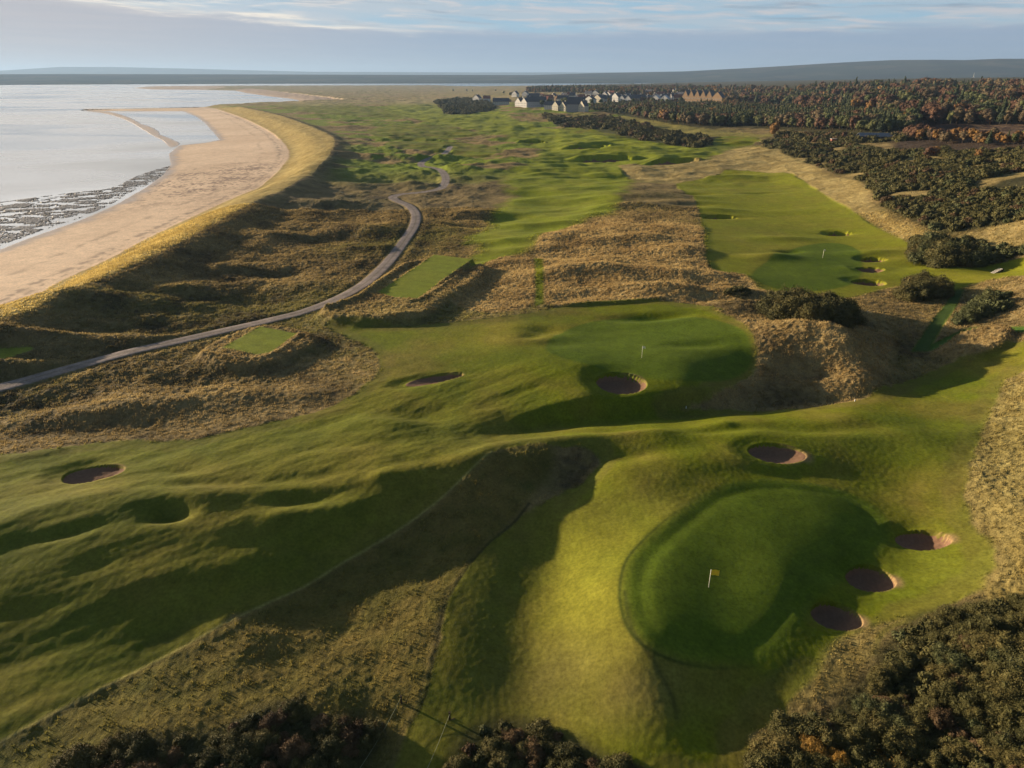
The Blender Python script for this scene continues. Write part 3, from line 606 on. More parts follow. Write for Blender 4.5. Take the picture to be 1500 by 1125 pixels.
def submesh(name, mask, mat):
    f = q[mask]; used, inv = np.unique(f, return_inverse=True)
    o = mesh_np(name, V3[used], inv.reshape(-1, 4), mat); me = o.data
    a = me.attributes.new('alb', 'FLOAT_COLOR', 'POINT'); c4 = np.ones((len(used), 4), F32); c4[:, :3] = alb.reshape(-1, 3)[used]; a.data.foreach_set('color', c4.ravel())
    a = me.attributes.new('wet', 'FLOAT', 'POINT'); a.data.foreach_set('value', wetness.ravel()[used].astype(F32))
    a = me.attributes.new('tuft', 'FLOAT', 'POINT'); a.data.foreach_set('value', np.clip(rough.ravel()[used], 0, 1).astype(F32))
    me.normals_split_custom_set_from_vertices(NRM[used].tolist())
    o['kind'] = 'structure'; return o
o_ground = submesh('ground', rest, M_ground)
o_beach = submesh('beach', mb, M_sandm)
o_path = submesh('path', mp, M_ground)
for m, lab in zip(mg, ('near putting green', 'middle putting green', 'far right putting green')):
    submesh('putting_green', m, M_ground)
for m in mt: submesh('tee_ground', m, M_ground)
print('ground', round(time.time() - T0, 1), len(q))

# ------------------------------------------------------------------ sea
m, nt, b = nodes('sea_water'); L = nt.links.new
b.inputs['Base Color'].default_value = (.10, .11, .11, 1); b.inputs['Roughness'].default_value = .22; b.inputs['IOR'].default_value = 1.333; b.inputs['Specular IOR Level'].default_value = .8
tc = N(nt, 'ShaderNodeTexCoord'); mp_ = N(nt, 'ShaderNodeMapping'); mp_.inputs['Scale'].default_value = (.5, 1, 1); L(tc.outputs['Object'], mp_.inputs[0])
w1 = N(nt, 'ShaderNodeTexNoise', i_Scale=.12, i_Detail=6.0, i_Roughness=.6); L(mp_.outputs[0], w1.inputs['Vector'])
w2 = N(nt, 'ShaderNodeTexNoise', i_Scale=.006, i_Detail=3.0, i_Distortion=.8); L(mp_.outputs[0], w2.inputs['Vector'])
rr = N(nt, 'ShaderNodeMapRange'); rr.inputs['From Min'].default_value = .35; rr.inputs['From Max'].default_value = .65; rr.inputs['To Min'].default_value = .12; rr.inputs['To Max'].default_value = .34; L(w2.outputs['Fac'], rr.inputs['Value']); L(rr.outputs[0], b.inputs['Roughness'])
bp = N(nt, 'ShaderNodeBump'); bp.inputs['Strength'].default_value = .22; bp.inputs['Distance'].default_value = .5; L(w1.outputs['Fac'], bp.inputs['Height']); L(bp.outputs[0], b.inputs['Normal'])
M_sea = m
S = 34000
o = mesh_np('sea', np.array([(-S, -S, 0), (S, -S, 0), (S, S, 0), (-S, S, 0)]), np.array([[0, 1, 2, 3]]), M_sea, smooth_=False); o['kind'] = 'structure'

# ------------------------------------------------------------------ far hills across the firth
def hills(name, prof, d0, depth, seed, rough_, colf):
    """prof: (px, py_top) of the skyline; ground from distance d0 back over depth metres"""
    prof = np.array(prof, float); nx, ny = 420, 46
    px = np.linspace(prof[0, 0], prof[-1, 0], nx); top = np.interp(px, prof[:, 0], prof[:, 1])
    th = np.arctan((px - 750) / FPX / math.cos(PITCH)); dd = d0 + depth * np.linspace(0, 1, ny)[:, None] ** 1.3
    X = dd * np.sin(th); Y = dd * np.cos(th)
    hmax = HC + (HZ - top) / FPX * (d0 + depth * .6) / np.cos(th) * 1.0
    s = np.linspace(0, 1, ny)[:, None] ** 1.3
    prof_s = smooth(0, .62, s) * (1 - .25 * smooth(.62, 1, s))
    H = hmax * prof_s * (1 + rough_ * fbm(X, Y, 1400, 4, seed)) + 4
    c_, s_ = math.cos(PITCH), math.sin(PITCH)
    for _ in range(6):
        dz_ = H - HC; py_ = (562.5 - FPX * (Y * s_ + dz_ * c_) / (Y * c_ - dz_ * s_)); kmin = py_.argmin(0); cols_ = np.arange(nx)
        dist_ = Y[kmin, cols_]; H = H + (py_[kmin, cols_] - top) / FPX * dist_ * H / np.maximum(H[kmin, cols_], 1)
    H[0] = -6; H[-1] *= .0
    ii = (np.arange(ny)[:, None] * nx + np.arange(nx)); qq = np.stack([ii[:-1, :-1], ii[:-1, 1:], ii[1:, 1:], ii[1:, :-1]], -1).reshape(-1, 4)
    o = mesh_np(name, np.stack([X, Y, H], -1).reshape(-1, 3), qq, colf); o['kind'] = 'structure'; return o
m, nt, b = nodes('moorland_hill'); L = nt.links.new; b.inputs['Roughness'].default_value = 1; b.inputs['Specular IOR Level'].default_value = 0
tc = N(nt, 'ShaderNodeTexCoord'); nn = N(nt, 'ShaderNodeTexNoise', i_Scale=.0016, i_Detail=5.0, i_Roughness=.6); L(tc.outputs['Object'], nn.inputs['Vector'])
vo = N(nt, 'ShaderNodeTexVoronoi', i_Scale=.003); L(tc.outputs['Object'], vo.inputs['Vector'])
cr = N(nt, 'ShaderNodeValToRGB'); e = cr.color_ramp.elements; e[0].position = .35; e[0].color = (0.021, 0.025, 0.017, 1); e[1].position = .7; e[1].color = (0.078, 0.068, 0.038, 1)
k = cr.color_ramp.elements.new(.55); k.color = (0.042, 0.043, 0.022, 1); L(nn.outputs['Fac'], cr.inputs[0])
mx_ = N(nt, 'ShaderNodeMix', data_type='RGBA'); mx_.inputs[0].default_value = .3; L(cr.outputs[0], mx_.inputs[6])
cr2 = N(nt, 'ShaderNodeValToRGB'); cr2.color_ramp.interpolation = 'CONSTANT'; e = cr2.color_ramp.elements; e[0].color = (0.030, 0.043, 0.019, 1); e[1].position = .5; e[1].color = (0.096, 0.081, 0.045, 1); k = e.new(.75); k.color = (0.018, 0.022, 0.015, 1)
sp = N(nt, 'ShaderNodeSeparateColor'); L(vo.outputs['Color'], sp.inputs[0]); L(sp.outputs[0], cr2.inputs[0]); L(cr2.outputs[0], mx_.inputs[7]); L(mx_.outputs[2], b.inputs['Base Color'])
M_hill = m
hills('hills', [(640,116.0),(720,112.0),(800,109.0),(870,106.5),(960,104.5),(1040,99.5),(1090,96.0),(1150,91.5),(1210,88.0),(1260,87.5),(1300,88.0),(1340,86.0),(1378,86.0),(1382,84.0),(1392,85.5),(1420,86.0),(1470,87.0),(1540,89.5),(1700,94.5),(1900,101.5)], 7300, 4500, 501, .10, M_hill)
hills('far_hills', [(-500,104),(0,105),(120,104),(160,101),(200,98),(260,98),(340,100),(420,102.5),(500,105),(700,106),(900,106)], 19000, 6000, 505, .06, M_hill)
hills('low_shore', [(-700,109),(0,109.2),(200,108.4),(400,108.8),(600,109.6),(800,110),(900,112)], 6700, 4200, 509, .04, M_hill)
for o in bpy.data.objects:
    if o.name in ('far_hills', 'low_shore'): o.name = 'hills'
Z = Z.astype(F32)
def gz(x, y): return sample(Z, np.asarray(x, float), np.asarray(y, float))
def gzs(x, y): return float(sample(Z, np.array([x]), np.array([y]))[0])
def spot(px, py):
    x, y = hit([px], [py], Z); return float(x[0]), float(y[0]), max(gzs(x[0], y[0]), 0)
def thing(name, label, cat, loc, rz=0, group=None):
    o = bpy.data.objects.new(name, None); COL.objects.link(o); o.empty_display_size = .5
    o.location = loc; o.rotation_euler = (0, 0, rz); return tag(o, label, cat, group)
def plain(name, col, rough_=.8, spec=.3, var=.15, scale=3.0, metal=0.0):
    m, nt, b = nodes(name); L = nt.links.new
    tc = N(nt, 'ShaderNodeTexCoord'); n = N(nt, 'ShaderNodeTexNoise', i_Scale=scale, i_Detail=4.0); L(tc.outputs['Object'], n.inputs['Vector'])
    r = N(nt, 'ShaderNodeMapRange'); r.inputs['From Min'].default_value = .3; r.inputs['From Max'].default_value = .7; r.inputs['To Min'].default_value = 1 - var; r.inputs['To Max'].default_value = 1 + var; L(n.outputs['Fac'], r.inputs['Value'])
    v = N(nt, 'ShaderNodeVectorMath', operation='SCALE'); v.inputs[0].default_value = col; L(r.outputs[0], v.inputs['Scale']); L(v.outputs[0], b.inputs['Base Color'])
    b.inputs['Roughness'].default_value = rough_; b.inputs['Specular IOR Level'].default_value = spec; b.inputs['Metallic'].default_value = metal; return m
class MB:
    def __init__(s): s.v = []; s.f = []; s.mi = []
    def add(s, v, f, mi=0):
        o = len(s.v); s.v += [tuple(map(float, p)) for p in v]; s.f += [tuple(i + o for i in q_) for q_ in f]; s.mi += [mi] * len(f); return s
    def box(s, x0, x1, y0, y1, z0, z1, mi=0):
        return s.add([(x, y, z) for z in (z0, z1) for y in (y0, y1) for x in (x0, x1)], [(0, 2, 3, 1), (4, 5, 7, 6), (0, 1, 5, 4), (2, 6, 7, 3), (0, 4, 6, 2), (1, 3, 7, 5)], mi)
    def tube(s, pts, rad, n=8, mi=0, cap=True):
        pts = [Vector(p) for p in pts]; rad = rad if isinstance(rad, (list, tuple)) else [rad] * len(pts); vs = []; fs = []
        for i, p in enumerate(pts):
            d = (pts[min(i + 1, len(pts) - 1)] - pts[max(i - 1, 0)]).normalized(); a = d.orthogonal().normalized() if abs(d.z) > .9 else d.cross(Vector((0, 0, 1))).normalized(); b = d.cross(a)
            for k in range(n): t = 2 * math.pi * k / n; vs.append(p + (a * math.cos(t) + b * math.sin(t)) * rad[i])
        for i in range(len(pts) - 1):
            for k in range(n): fs.append((i * n + k, i * n + (k + 1) % n, (i + 1) * n + (k + 1) % n, (i + 1) * n + k))
        if cap: fs += [tuple(range(n))[::-1], tuple(range((len(pts) - 1) * n, len(pts) * n))]
        return s.add(vs, fs, mi)
    def build(s, name, mats, parent=None, smooth_=False):
        me = bpy.data.meshes.new(name); me.from_pydata(s.v, [], s.f)
        for m in (mats if isinstance(mats, (list, tuple)) else [mats]): me.materials.append(m)
        me.polygons.foreach_set('material_index', s.mi)
        if smooth_: me.polygons.foreach_set('use_smooth', [True] * len(s.f))
        me.update(); o = bpy.data.objects.new(name, me); COL.objects.link(o)
        if parent: o.parent = parent
        return o
def dup(root):
    r = root.copy(); COL.objects.link(r)
    for k in ('label', 'group'):
        if k in r: del r[k]
    for ch in root.children:
        c = ch.copy(); COL.objects.link(c); c.parent = r
        for gg in ch.children: d = gg.copy(); COL.objects.link(d); d.parent = c
    return r

# ------------------------------------------------------------------ bunkers: the sand bed of each
M_bsand = plain('bunker_sand', (.17, .098, .06), .95, .1, .14, 2.5)
for (x, y, A_, B_, c, s, px, py, lab) in BUNKW:
    nr, na = 14, 72; vs = []; fs = []
    qs = np.linspace(0, 1.0, nr); an = np.linspace(0, 2 * math.pi, na, endpoint=False)
    wob = 1 + .05 * np.sin(2 * an + px) + .035 * np.sin(3 * an + py)
    u = qs[:, None] * np.cos(an) * wob * A_; v = qs[:, None] * np.sin(an) * wob * B_
    X = x + u * c - v * s; Y = y + u * s + v * c; zz = sample(Z, X, Y) + .05 + .05 * perlin(X / .6, Y / .6, 77) * smooth(1, .8, qs[:, None])
    zz = zz - np.where(qs[:, None] > .97, .12, 0)
    ii = np.arange(nr)[:, None] * na + np.arange(na); jj = np.roll(ii, -1, 1)
    qq = np.stack([ii[:-1], ii[1:], jj[1:], jj[:-1]], -1).reshape(-1, 4)
    X -= x; Y -= y; z0 = zz.min(); o = mesh_np('bunker', np.stack([X, Y, zz - z0], -1).reshape(-1, 3), qq, M_bsand); o.location = (x, y, z0)
    tag(o, lab, 'bunker', 'sand bunkers on the golf course')

# ------------------------------------------------------------------ flagsticks
M_pole = plain('pole_paint', (.75, .72, .55), .5, .4, .05); M_flag = plain('flag_cloth', (.90, .58, .03), .8, .2, .08); M_cup = plain('cup_liner', (.7, .7, .7)); M_flagw = plain('pale_flag_cloth', (.75, .70, .45), .8, .2, .05)
def flagstick(px, py, label, h, r, mf, sc=1):
    x, y, z = spot(px, py); t = thing('flagstick', label, 'flagstick', (x, y, z), 0, 'flags marking the holes')
    MB().tube([(0, 0, -.1), (0, 0, h)], r, 8).build('pole', M_pole, t, True)
    fw, fh, nx, nz = .62 * sc, .42 * sc, 14, 6; vs = []; fs = []
    for i in range(nx + 1):
        for j in range(nz + 1):
            a = i / nx; vs.append((r + a * fw * .85, .09 * math.sin(a * 7) * a + .03, h - .02 - fh + fh * j / nz - .10 * a * a - .04 * math.sin(a * 8)))
    for i in range(nx):
        for j in range(nz): k = i * (nz + 1) + j; fs.append((k, k + nz + 1, k + nz + 2, k + 1))
    MB().add(vs, fs).build('flag', mf, t, True)
    MB().tube([(0, 0, -.06), (0, 0, .012)], .054, 16, cap=False).build('cup', M_cup, t, True)
flagstick(1038, 860, 'yellow flag flying on the near putting green', 2.3, .035, M_flag, 1.7)
flagstick(940, 524, 'thin pale flagstick on the middle putting green', 2.3, .035, M_flagw)
flagstick(1205, 378, 'faint white flagstick on the far right putting green', 2.6, .05, M_flagw)
# small white distance posts in the valley
for px, py, lab in ((1005, 598, 'short white marker post at the foot of the middle green bank'), (1252, 588, 'short white marker post in the shaded hollow on the right')):
    x, y, z = spot(px, py); b = MB(); s_ = .7; b.box(-.07 * s_, .07 * s_, -.07 * s_, .07 * s_, -.1, .5 * s_); b.add([(-.07*s_,-.07*s_,.5*s_),(.07*s_,-.07*s_,.5*s_),(.07*s_,.07*s_,.5*s_),(-.07*s_,.07*s_,.5*s_),(0,0,.58*s_)], [(0,1,4),(1,2,4),(2,3,4),(3,0,4)])
    o = b.build('marker_post', M_cup); o.location = (x, y, z); tag(o, lab, 'marker post')

# ------------------------------------------------------------------ ropes and posts at the bottom edge
M_wood = plain('dark_timber', (.05, .035, .022), .85, .2, .3, 6); M_rope = plain('pale_rope', (.20, .21, .12), .8, .2, .1)
RP = []
for (a, b_), lab, rl in ((((588, 1030), (505, 1165)), 'short dark timber post holding the left rope', 'pale rope running down from the left timber post'), (((659, 1054), (600, 1185)), 'short dark timber post holding the right rope', 'pale rope running down from the right timber post')):
    x, y, z = spot(*a); t = thing('rope_post', lab, 'post', (x, y, z), 0)
    MB().box(-.07, .07, -.07, .07, -.3, .85).build('post', M_wood, t)
    MB().box(-.085, .085, -.085, .085, .85, .91).build('cap', M_wood, t)
    MB().tube([(.08, 0, -.05), (.42, .12, .02)], .05, 6).build('stay', M_wood, t)
    x2, y2, z2 = spot(*b_); pts = []
    for i in range(25):
        f = i / 24; pts.append((x + (x2 - x) * f, y - .1 + (y2 - y) * f, z * (1 - f) + z2 * f + .75 - .55 * 4 * f * (1 - f)))
    o = MB().tube(pts, .020, 6).build('rope', M_rope, None, True); tag(o, rl, 'rope')

# ------------------------------------------------------------------ steps up to a tee on the right
x, y, z = spot(1460, 399); t = thing('steps', 'short flight of white edged steps by the gorse on the right', 'steps', (x, y, z - .1), math.radians(25))
M_white = plain('white_paint', (.42, .40, .35), .6, .3, .05)
for i in range(6):
    st = MB().box(-1.6 + i * .58, -1.6 + i * .58 + .56, -.5, .5, -.2, .16 * i).build('step', M_wood, t)
    MB().box(-1.6 + i * .58 - .10, -1.6 + i * .58 - .003, -.52, .52, .16 * i - .10, .16 * i + .03).build('nosing', M_white, st)
    st.location = (0, 0, .2)

# ------------------------------------------------------------------ foliage
def leaf_material(name, cols, rough_=.8, trans=0.0):
    m, nt, b = nodes(name); L = nt.links.new
    ge = N(nt, 'ShaderNodeNewGeometry'); oi = N(nt, 'ShaderNodeObjectInfo'); tc = N(nt, 'ShaderNodeTexCoord')
    n = N(nt, 'ShaderNodeTexNoise', i_Scale=.35, i_Detail=3.0); L(ge.outputs['Position'], n.inputs['Vector'])
    ad = N(nt, 'ShaderNodeMath', operation='MULTIPLY_ADD'); L(ge.outputs['Random Per Island'], ad.inputs[0]); ad.inputs[1].default_value = .24
    ml = N(nt, 'ShaderNodeMath', operation='MULTIPLY_ADD'); L(n.outputs['Fac'], ml.inputs[0]); ml.inputs[1].default_value = .8; ml.inputs[2].default_value = -.08; L(ml.outputs[0], ad.inputs[2])
    a3 = N(nt, 'ShaderNodeMath', operation='MULTIPLY_ADD'); L(oi.outputs['Random'], a3.inputs[0]); a3.inputs[1].default_value = .36; L(ad.outputs[0], a3.inputs[2])
    cr = N(nt, 'ShaderNodeValToRGB'); e = cr.color_ramp.elements; e[0].position = 0; e[0].color = (*cols[0], 1); e[1].position = 1; e[1].color = (*cols[-1], 1)
    for k, c in enumerate(cols[1:-1]): q_ = e.new((k + 1) / (len(cols) - 1)); q_.color = (*c, 1)
    L(a3.outputs[0], cr.inputs[0]); L(cr.outputs[0], b.inputs['Base Color']); b.inputs['Roughness'].default_value = rough_; b.inputs['Specular IOR Level'].default_value = .25
    return m
M_gorse = leaf_material('gorse_foliage', [(.024, .026, .009), (.048, .048, .013), (.085, .076, .020), (.14, .105, .03)])
M_gorseb = leaf_material('gorse_blue_green', [(.035, .045, .014), (.062, .070, .022), (.10, .10, .035)])
M_gorsef = leaf_material('gorse_flower', [(.04, .04, .015), (.10, .065, .015), (.30, .16, .025), (.40, .21, .03)])
M_brown = leaf_material('bracken', [(.035, .024, .012), (.085, .052, .022), (.15, .092, .036)])
M_pine = leaf_material('pine_needles', [(.014, .024, .012), (.03, .042, .016), (.05, .06, .022)])
M_leafg = leaf_material('broadleaf_green', [(.03, .045, .012), (.06, .07, .02), (.10, .10, .03)])
M_auto = leaf_material('autumn_orange', [(.07, .035, .014), (.14, .070, .02), (.24, .13, .03)])
M_autr = leaf_material('autumn_russet', [(.035, .020, .012), (.068, .034, .018), (.12, .058, .028)])
M_autb = leaf_material('autumn_brown', [(.045, .032, .02), (.085, .06, .03), (.14, .10, .045)])
M_bark = plain('bark', (.06, .045, .032), .9, .1, .3, 4)
def unit(n_, rng):
    v = rng.normal(size=(n_, 3)); return v / np.linalg.norm(v, axis=1, keepdims=True)
def cards(P, Nn, size, rng):
    n_ = len(P); t = np.cross(Nn, unit(n_, rng)); t /= np.linalg.norm(t, axis=1, keepdims=True) + 1e-9; b = np.cross(Nn, t)
    s1 = (size * rng.uniform(.6, 1.3, n_))[:, None]; s2 = (size * rng.uniform(.35, .8, n_))[:, None]
    v = np.stack([P - t * s1 - b * s2 * .6, P + t * s1 * .8 - b * s2, P + t * s1 + b * s2 * .6, P - t * s1 * .7 + b * s2], 1)
    return v.reshape(-1, 3)
def lumpy(lobes, n_, size, rng, zmin=0.0, inward=.12, tilt=.55, spiky=.22):
    """leaf clumps spread over and into the outer shell of a set of lobes (x,y,z,rx,ry,rz)"""
    lobes = np.array(lobes); wgt = (lobes[:, 3] * lobes[:, 4] + lobes[:, 3] * lobes[:, 5]); wgt = wgt / wgt.sum()
    out = []; nn = []; tries = 0
    while sum(len(a) for a in out) < n_ and tries < 12:
        tries += 1; k = rng.choice(len(lobes), n_, p=wgt); d = unit(n_, rng); rr = 1 - inward * rng.exponential(1, n_); rr = np.clip(rr, .4, 1.08)
        rr = rr * (1 + .22 * np.sin(d[:, 0] * 7 + k) * np.sin(d[:, 1] * 6 + 2 * k) + .16 * np.sin(d[:, 2] * 13 + d[:, 0] * 9 + 3 * k) + spiky * rng.exponential(1, n_) * (rng.uniform(0, 1, n_) < .25))
        Lb = lobes[k]; p = Lb[:, :3] + d * Lb[:, 3:] * rr[:, None]
        ok = p[:, 2] > zmin
        for L_ in lobes: ok &= (((p - L_[:3]) / (L_[3:] * .84)) ** 2).sum(1) > 1
        out.append(p[ok]); nn.append(d[ok])
    P = np.concatenate(out)[:n_]; D = np.concatenate(nn)[:n_]
    D = D + tilt * unit(len(P), rng); D /= np.linalg.norm(D, axis=1, keepdims=True); return cards(P, D, size, rng)
def card_faces(v): return np.arange(len(v)).reshape(-1, 4)
def core(lobes, rng, k=.86):
    import bmesh
    bm = bmesh.new()
    for L_ in lobes:
        bmesh.ops.create_icosphere(bm, subdivisions=2, radius=1, matrix=Matrix.Translation(L_[:3]) @ Matrix.Diagonal((L_[3] * k, L_[4] * k, L_[5] * k, 1)))
    v = np.array([p.co[:] for p in bm.verts]); f = [tuple(a.index for a in q_.verts) for q_ in bm.faces]; bm.free(); return v, f
def tri2(v, f): return v, np.array([(a, b, c, c) for a, b, c in f])
def foliage_mesh(name, lobes, n_, size, rng, mat, zmin=0, inward=.12, core_k=.84, tilt=.55):
    cv = lumpy(lobes, n_, size, rng, zmin, inward, tilt); v, f = core(lobes, rng, core_k); nb = len(v)
    v = v + .05 * rng.normal(size=v.shape); v[:, 2] = np.maximum(v[:, 2], zmin - .3)
    fs = [tuple(a) for a in f] + [tuple(a + nb) for a in card_faces(cv)]
    me = bpy.data.meshes.new(name); me.from_pydata(np.vstack([v, cv]).tolist(), [], fs); me.materials.append(mat); me.update(); return me
def bush_lobes(rng, w=1.0, h=.8, n_=9):
    L_ = [(0, 0, h * .30, w * .62, w * .62, h * .55)]
    for k in range(n_):
        a = 2 * math.pi * (k + rng.uniform(-.3, .3)) / n_; r = w * rng.uniform(.30, .85); s = rng.uniform(.16, .42) * w
        L_.append((r * math.cos(a), r * math.sin(a), h * rng.uniform(.15, .62), s, s * rng.uniform(.8, 1.1), s * rng.uniform(.7, 1.0)))
    for k in range(3): L_.append((rng.uniform(-.3, .3) * w, rng.uniform(-.3, .3) * w, h * rng.uniform(.6, .85), w * .3, w * .3, h * .28))
    return L_
rngf = np.random.default_rng(21)
BUSH = [foliage_mesh('gorse_bush', bush_lobes(rngf, 1, rngf.uniform(.75, 1.0), 14), 6500, .030, rngf, M_gorse, 0, .22, .74, .9) for _ in range(5)] + [foliage_mesh('gorse_bush', bush_lobes(rngf, 1, rngf.uniform(1.0, 1.3), 20), 6500, .026, rngf, M_gorse, 0, .38, .55, 1.2) for _ in range(4)]
BUSH_FAR = [foliage_mesh('gorse_bush', bush_lobes(rngf, 1, .85, 7), 900, .075, rngf, M_gorse) for _ in range(4)]
def recolour(me, mat):
    c = me.copy(); c.materials.clear(); c.materials.append(mat); return c
BUSH_B = [recolour(m, M_gorseb) for m in BUSH[5:8]]; BUSH_F = [recolour(m, M_gorsef) for m in BUSH[:3]]; BUSH_R = [recolour(m, M_brown) for m in BUSH[2:5]]; BUSH_RF = [recolour(m, M_brown) for m in BUSH_FAR[:2]]; BUSH_BF = [recolour(m, M_gorseb) for m in BUSH_FAR[2:]]

def scatter(P, spacing, rng, jit=.45, shrink=0.0):
    x0, y0 = P.min(0); x1, y1 = P.max(0); xs = np.arange(x0, x1, spacing); ys = np.arange(y0, y1, spacing * .87)
    X, Y = np.meshgrid(xs, ys); X[1::2] += spacing / 2; X = X + rng.uniform(-jit, jit, X.shape) * spacing; Y = Y + rng.uniform(-jit, jit, Y.shape) * spacing
    X = X.ravel(); Y = Y.ravel(); ok = sdf_pts(P, X, Y) < -shrink; return X[ok], Y[ok]
def inview(X, Y, marg=90):
    dz = -(HC - 8); c, s = math.cos(PITCH), math.sin(PITCH); f = Y * c - dz * s; px = 750 + FPX * X / f; py = 562.5 - FPX * (Y * s + dz * c) / f
    return (px > -marg) & (px < 1500 + marg) & (py < 1125 + marg) & (f > 0)
reg_gap = dict(gr=.20, gm=.3, gs=.4, nl=.4)
cand = []   # (x, y, size, kind, region)
rngb = np.random.default_rng(5)
def bushes(pts, spacing, smin, smax, region, kinds=('g',), probs=(1,), shrink=.5, marg=90):
    X, Y = scatter(R2(pts), spacing, rngb, shrink=shrink); ok = inview(X, Y, marg); X, Y = X[ok], Y[ok]
    cl = fbm(X, Y, 14, 2, 701); c2 = fbm(X, Y, 22, 2, 711); c3 = fbm(X, Y, 38, 2, 721)
    for x, y, c, e_, h_ in zip(X, Y, cl, c2, c3):
        if region == 'gr' and abs(x - 0) > 0 and float(sample(g['gold2'], np.array([x]), np.array([y]))[0]) < 1: continue
        if reg_gap.get(region) and h_ < -reg_gap[region]: continue
        pr = np.array(probs, float); pr[1:] *= math.exp(3.5 * e_ - .3); pr /= pr.sum()
        k = rngb.choice(kinds, p=pr); s = rngb.uniform(smin * .75, smax * 1.15) * (1 + .5 * c)
        cand.append((x, y, s, k, region))
bushes(NEAR_R, 1.25, .85, 1.5, 'nr', ('g', 'b', 'r'), (.84, .10, .06), 1.0)
bushes(NEAR_L, 1.5, .8, 1.35, 'nl', ('g', 'r'), (.75, .25), .4, 40)
bushes(NEAR_M, 1.4, .7, 1.2, 'nm', ('g', 'r', 'b'), (.7, .2, .1), .4, 40)
bushes([(1180, 1140), (1190, 1085), (1210, 1072), (1235, 1085), (1225, 1110), (1270, 1108), (1310, 1075), (1352, 1085), (1350, 1125), (1290, 1140)], .85, .45, .85, 'fl', ('f',), (1,), 0)
bushes([(1119, 468), (1126, 452), (1170, 446), (1215, 450), (1250, 462), (1258, 476), (1230, 482), (1165, 480)], 3.0, 2.7, 3.6, 'k1', shrink=.4)
bushes([(1318, 436), (1325, 424), (1355, 418), (1380, 428), (1378, 440), (1345, 442)], 2.4, 2.1, 3.0, 'k2', shrink=.2)
bushes([(1335, 372), (1345, 358), (1375, 356), (1402, 372), (1408, 394), (1380, 397), (1350, 390)], 3.2, 3.0, 4.4, 'k3', ('g', 'b'), (.8, .2), shrink=.2)
bushes([(1395, 474), (1405, 458), (1430, 448), (1455, 434), (1478, 428), (1480, 442), (1450, 464), (1420, 477)], 2.3, 1.5, 2.4, 'k4', ('b',), (1,), .2)
bushes([(1400, 398), (1400, 376), (1440, 366), (1520, 356), (1620, 350), (1620, 372), (1520, 376), (1470, 384), (1440, 396)], 3.4, 2.2, 3.6, 'k5', ('b', 'g'), (.55, .45))
bushes([(1060, 434), (1080, 428), (1100, 436), (1080, 442)], 1.6, .5, .9, 'k6')
bushes(GORSE_R, 3.1, 1.6, 2.7, 'gr', ('g', 'b', 'r'), (.80, .10, .10), 1.0)
bushes(GORSE_M, 4.8, 2.0, 4.2, 'gm', ('g', 'r'), (.85, .15), 1.0)
bushes(GORSE_S, 6.5, 2.6, 5.2, 'gs', ('g', 'b'), (.7, .3), 1.0)
bushes([(1140, 196), (1200, 198), (1290, 200), (1345, 196), (1345, 206), (1240, 210), (1150, 206)], 5.0, 2.5, 4, 'gw', ('g', 'r'), (.7, .3), 1)
LBL = dict(nr=('gorse bush packed into the dense thicket in the lower right corner', 'gorse bushes of the lower right thicket'),
 nl=('dark gorse or bramble bush in the scrub along the bottom left edge', 'scrub bushes at the bottom left edge'),
 nm=('low gorse bush in the small thicket at the bottom centre', 'gorse bushes of the bottom centre thicket'),
 fl=('orange flowered gorse sprig standing out of the lower right thicket', 'orange flowering gorse in the lower right'),
 k1=('tall dark gorse bush in the clump between the middle and far right greens', 'dark clump above the tan bank'),
 k2=('rounded gorse bush in the clump just below the far right green', 'clump below the far right green'),
 k3=('big dark gorse bush in the clump at the right corner of the far fairway', 'clump at the corner of the right fairway'),
 k4=('pale blue green broom bush in the diagonal row near the right edge', 'pale bushes near the right edge'),
 k5=('bushy gorse at the lower edge of the hillside near the steps', 'bushes beside the steps'),
 k6=('small dark bush on the tan ridge behind the middle green', 'small bushes on the tan ridge'),
 gr=('gorse bush on the old shoreline slope at the right', 'gorse bushes covering the right hillside'),
 gm=('gorse bush in the long belt beyond the far fairway', 'gorse belt beyond the far fairway'),
 gs=('gorse bush in the far patch in front of the village', 'gorse patch before the village'),
 gw=('gorse bush along the foot of the wood on the right', 'gorse at the foot of the wood'))
cz = gz([c[0] for c in cand], [c[1] for c in cand])
score = np.array([c[2] / math.hypot(c[0], c[1], 50) * (1 if inview(np.array([c[0]]), np.array([c[1]]), 20)[0] else .15) for c in cand]); order = np.argsort(-score)
print('bushes', len(cand))
single = set(order[:296].tolist()); fars = []
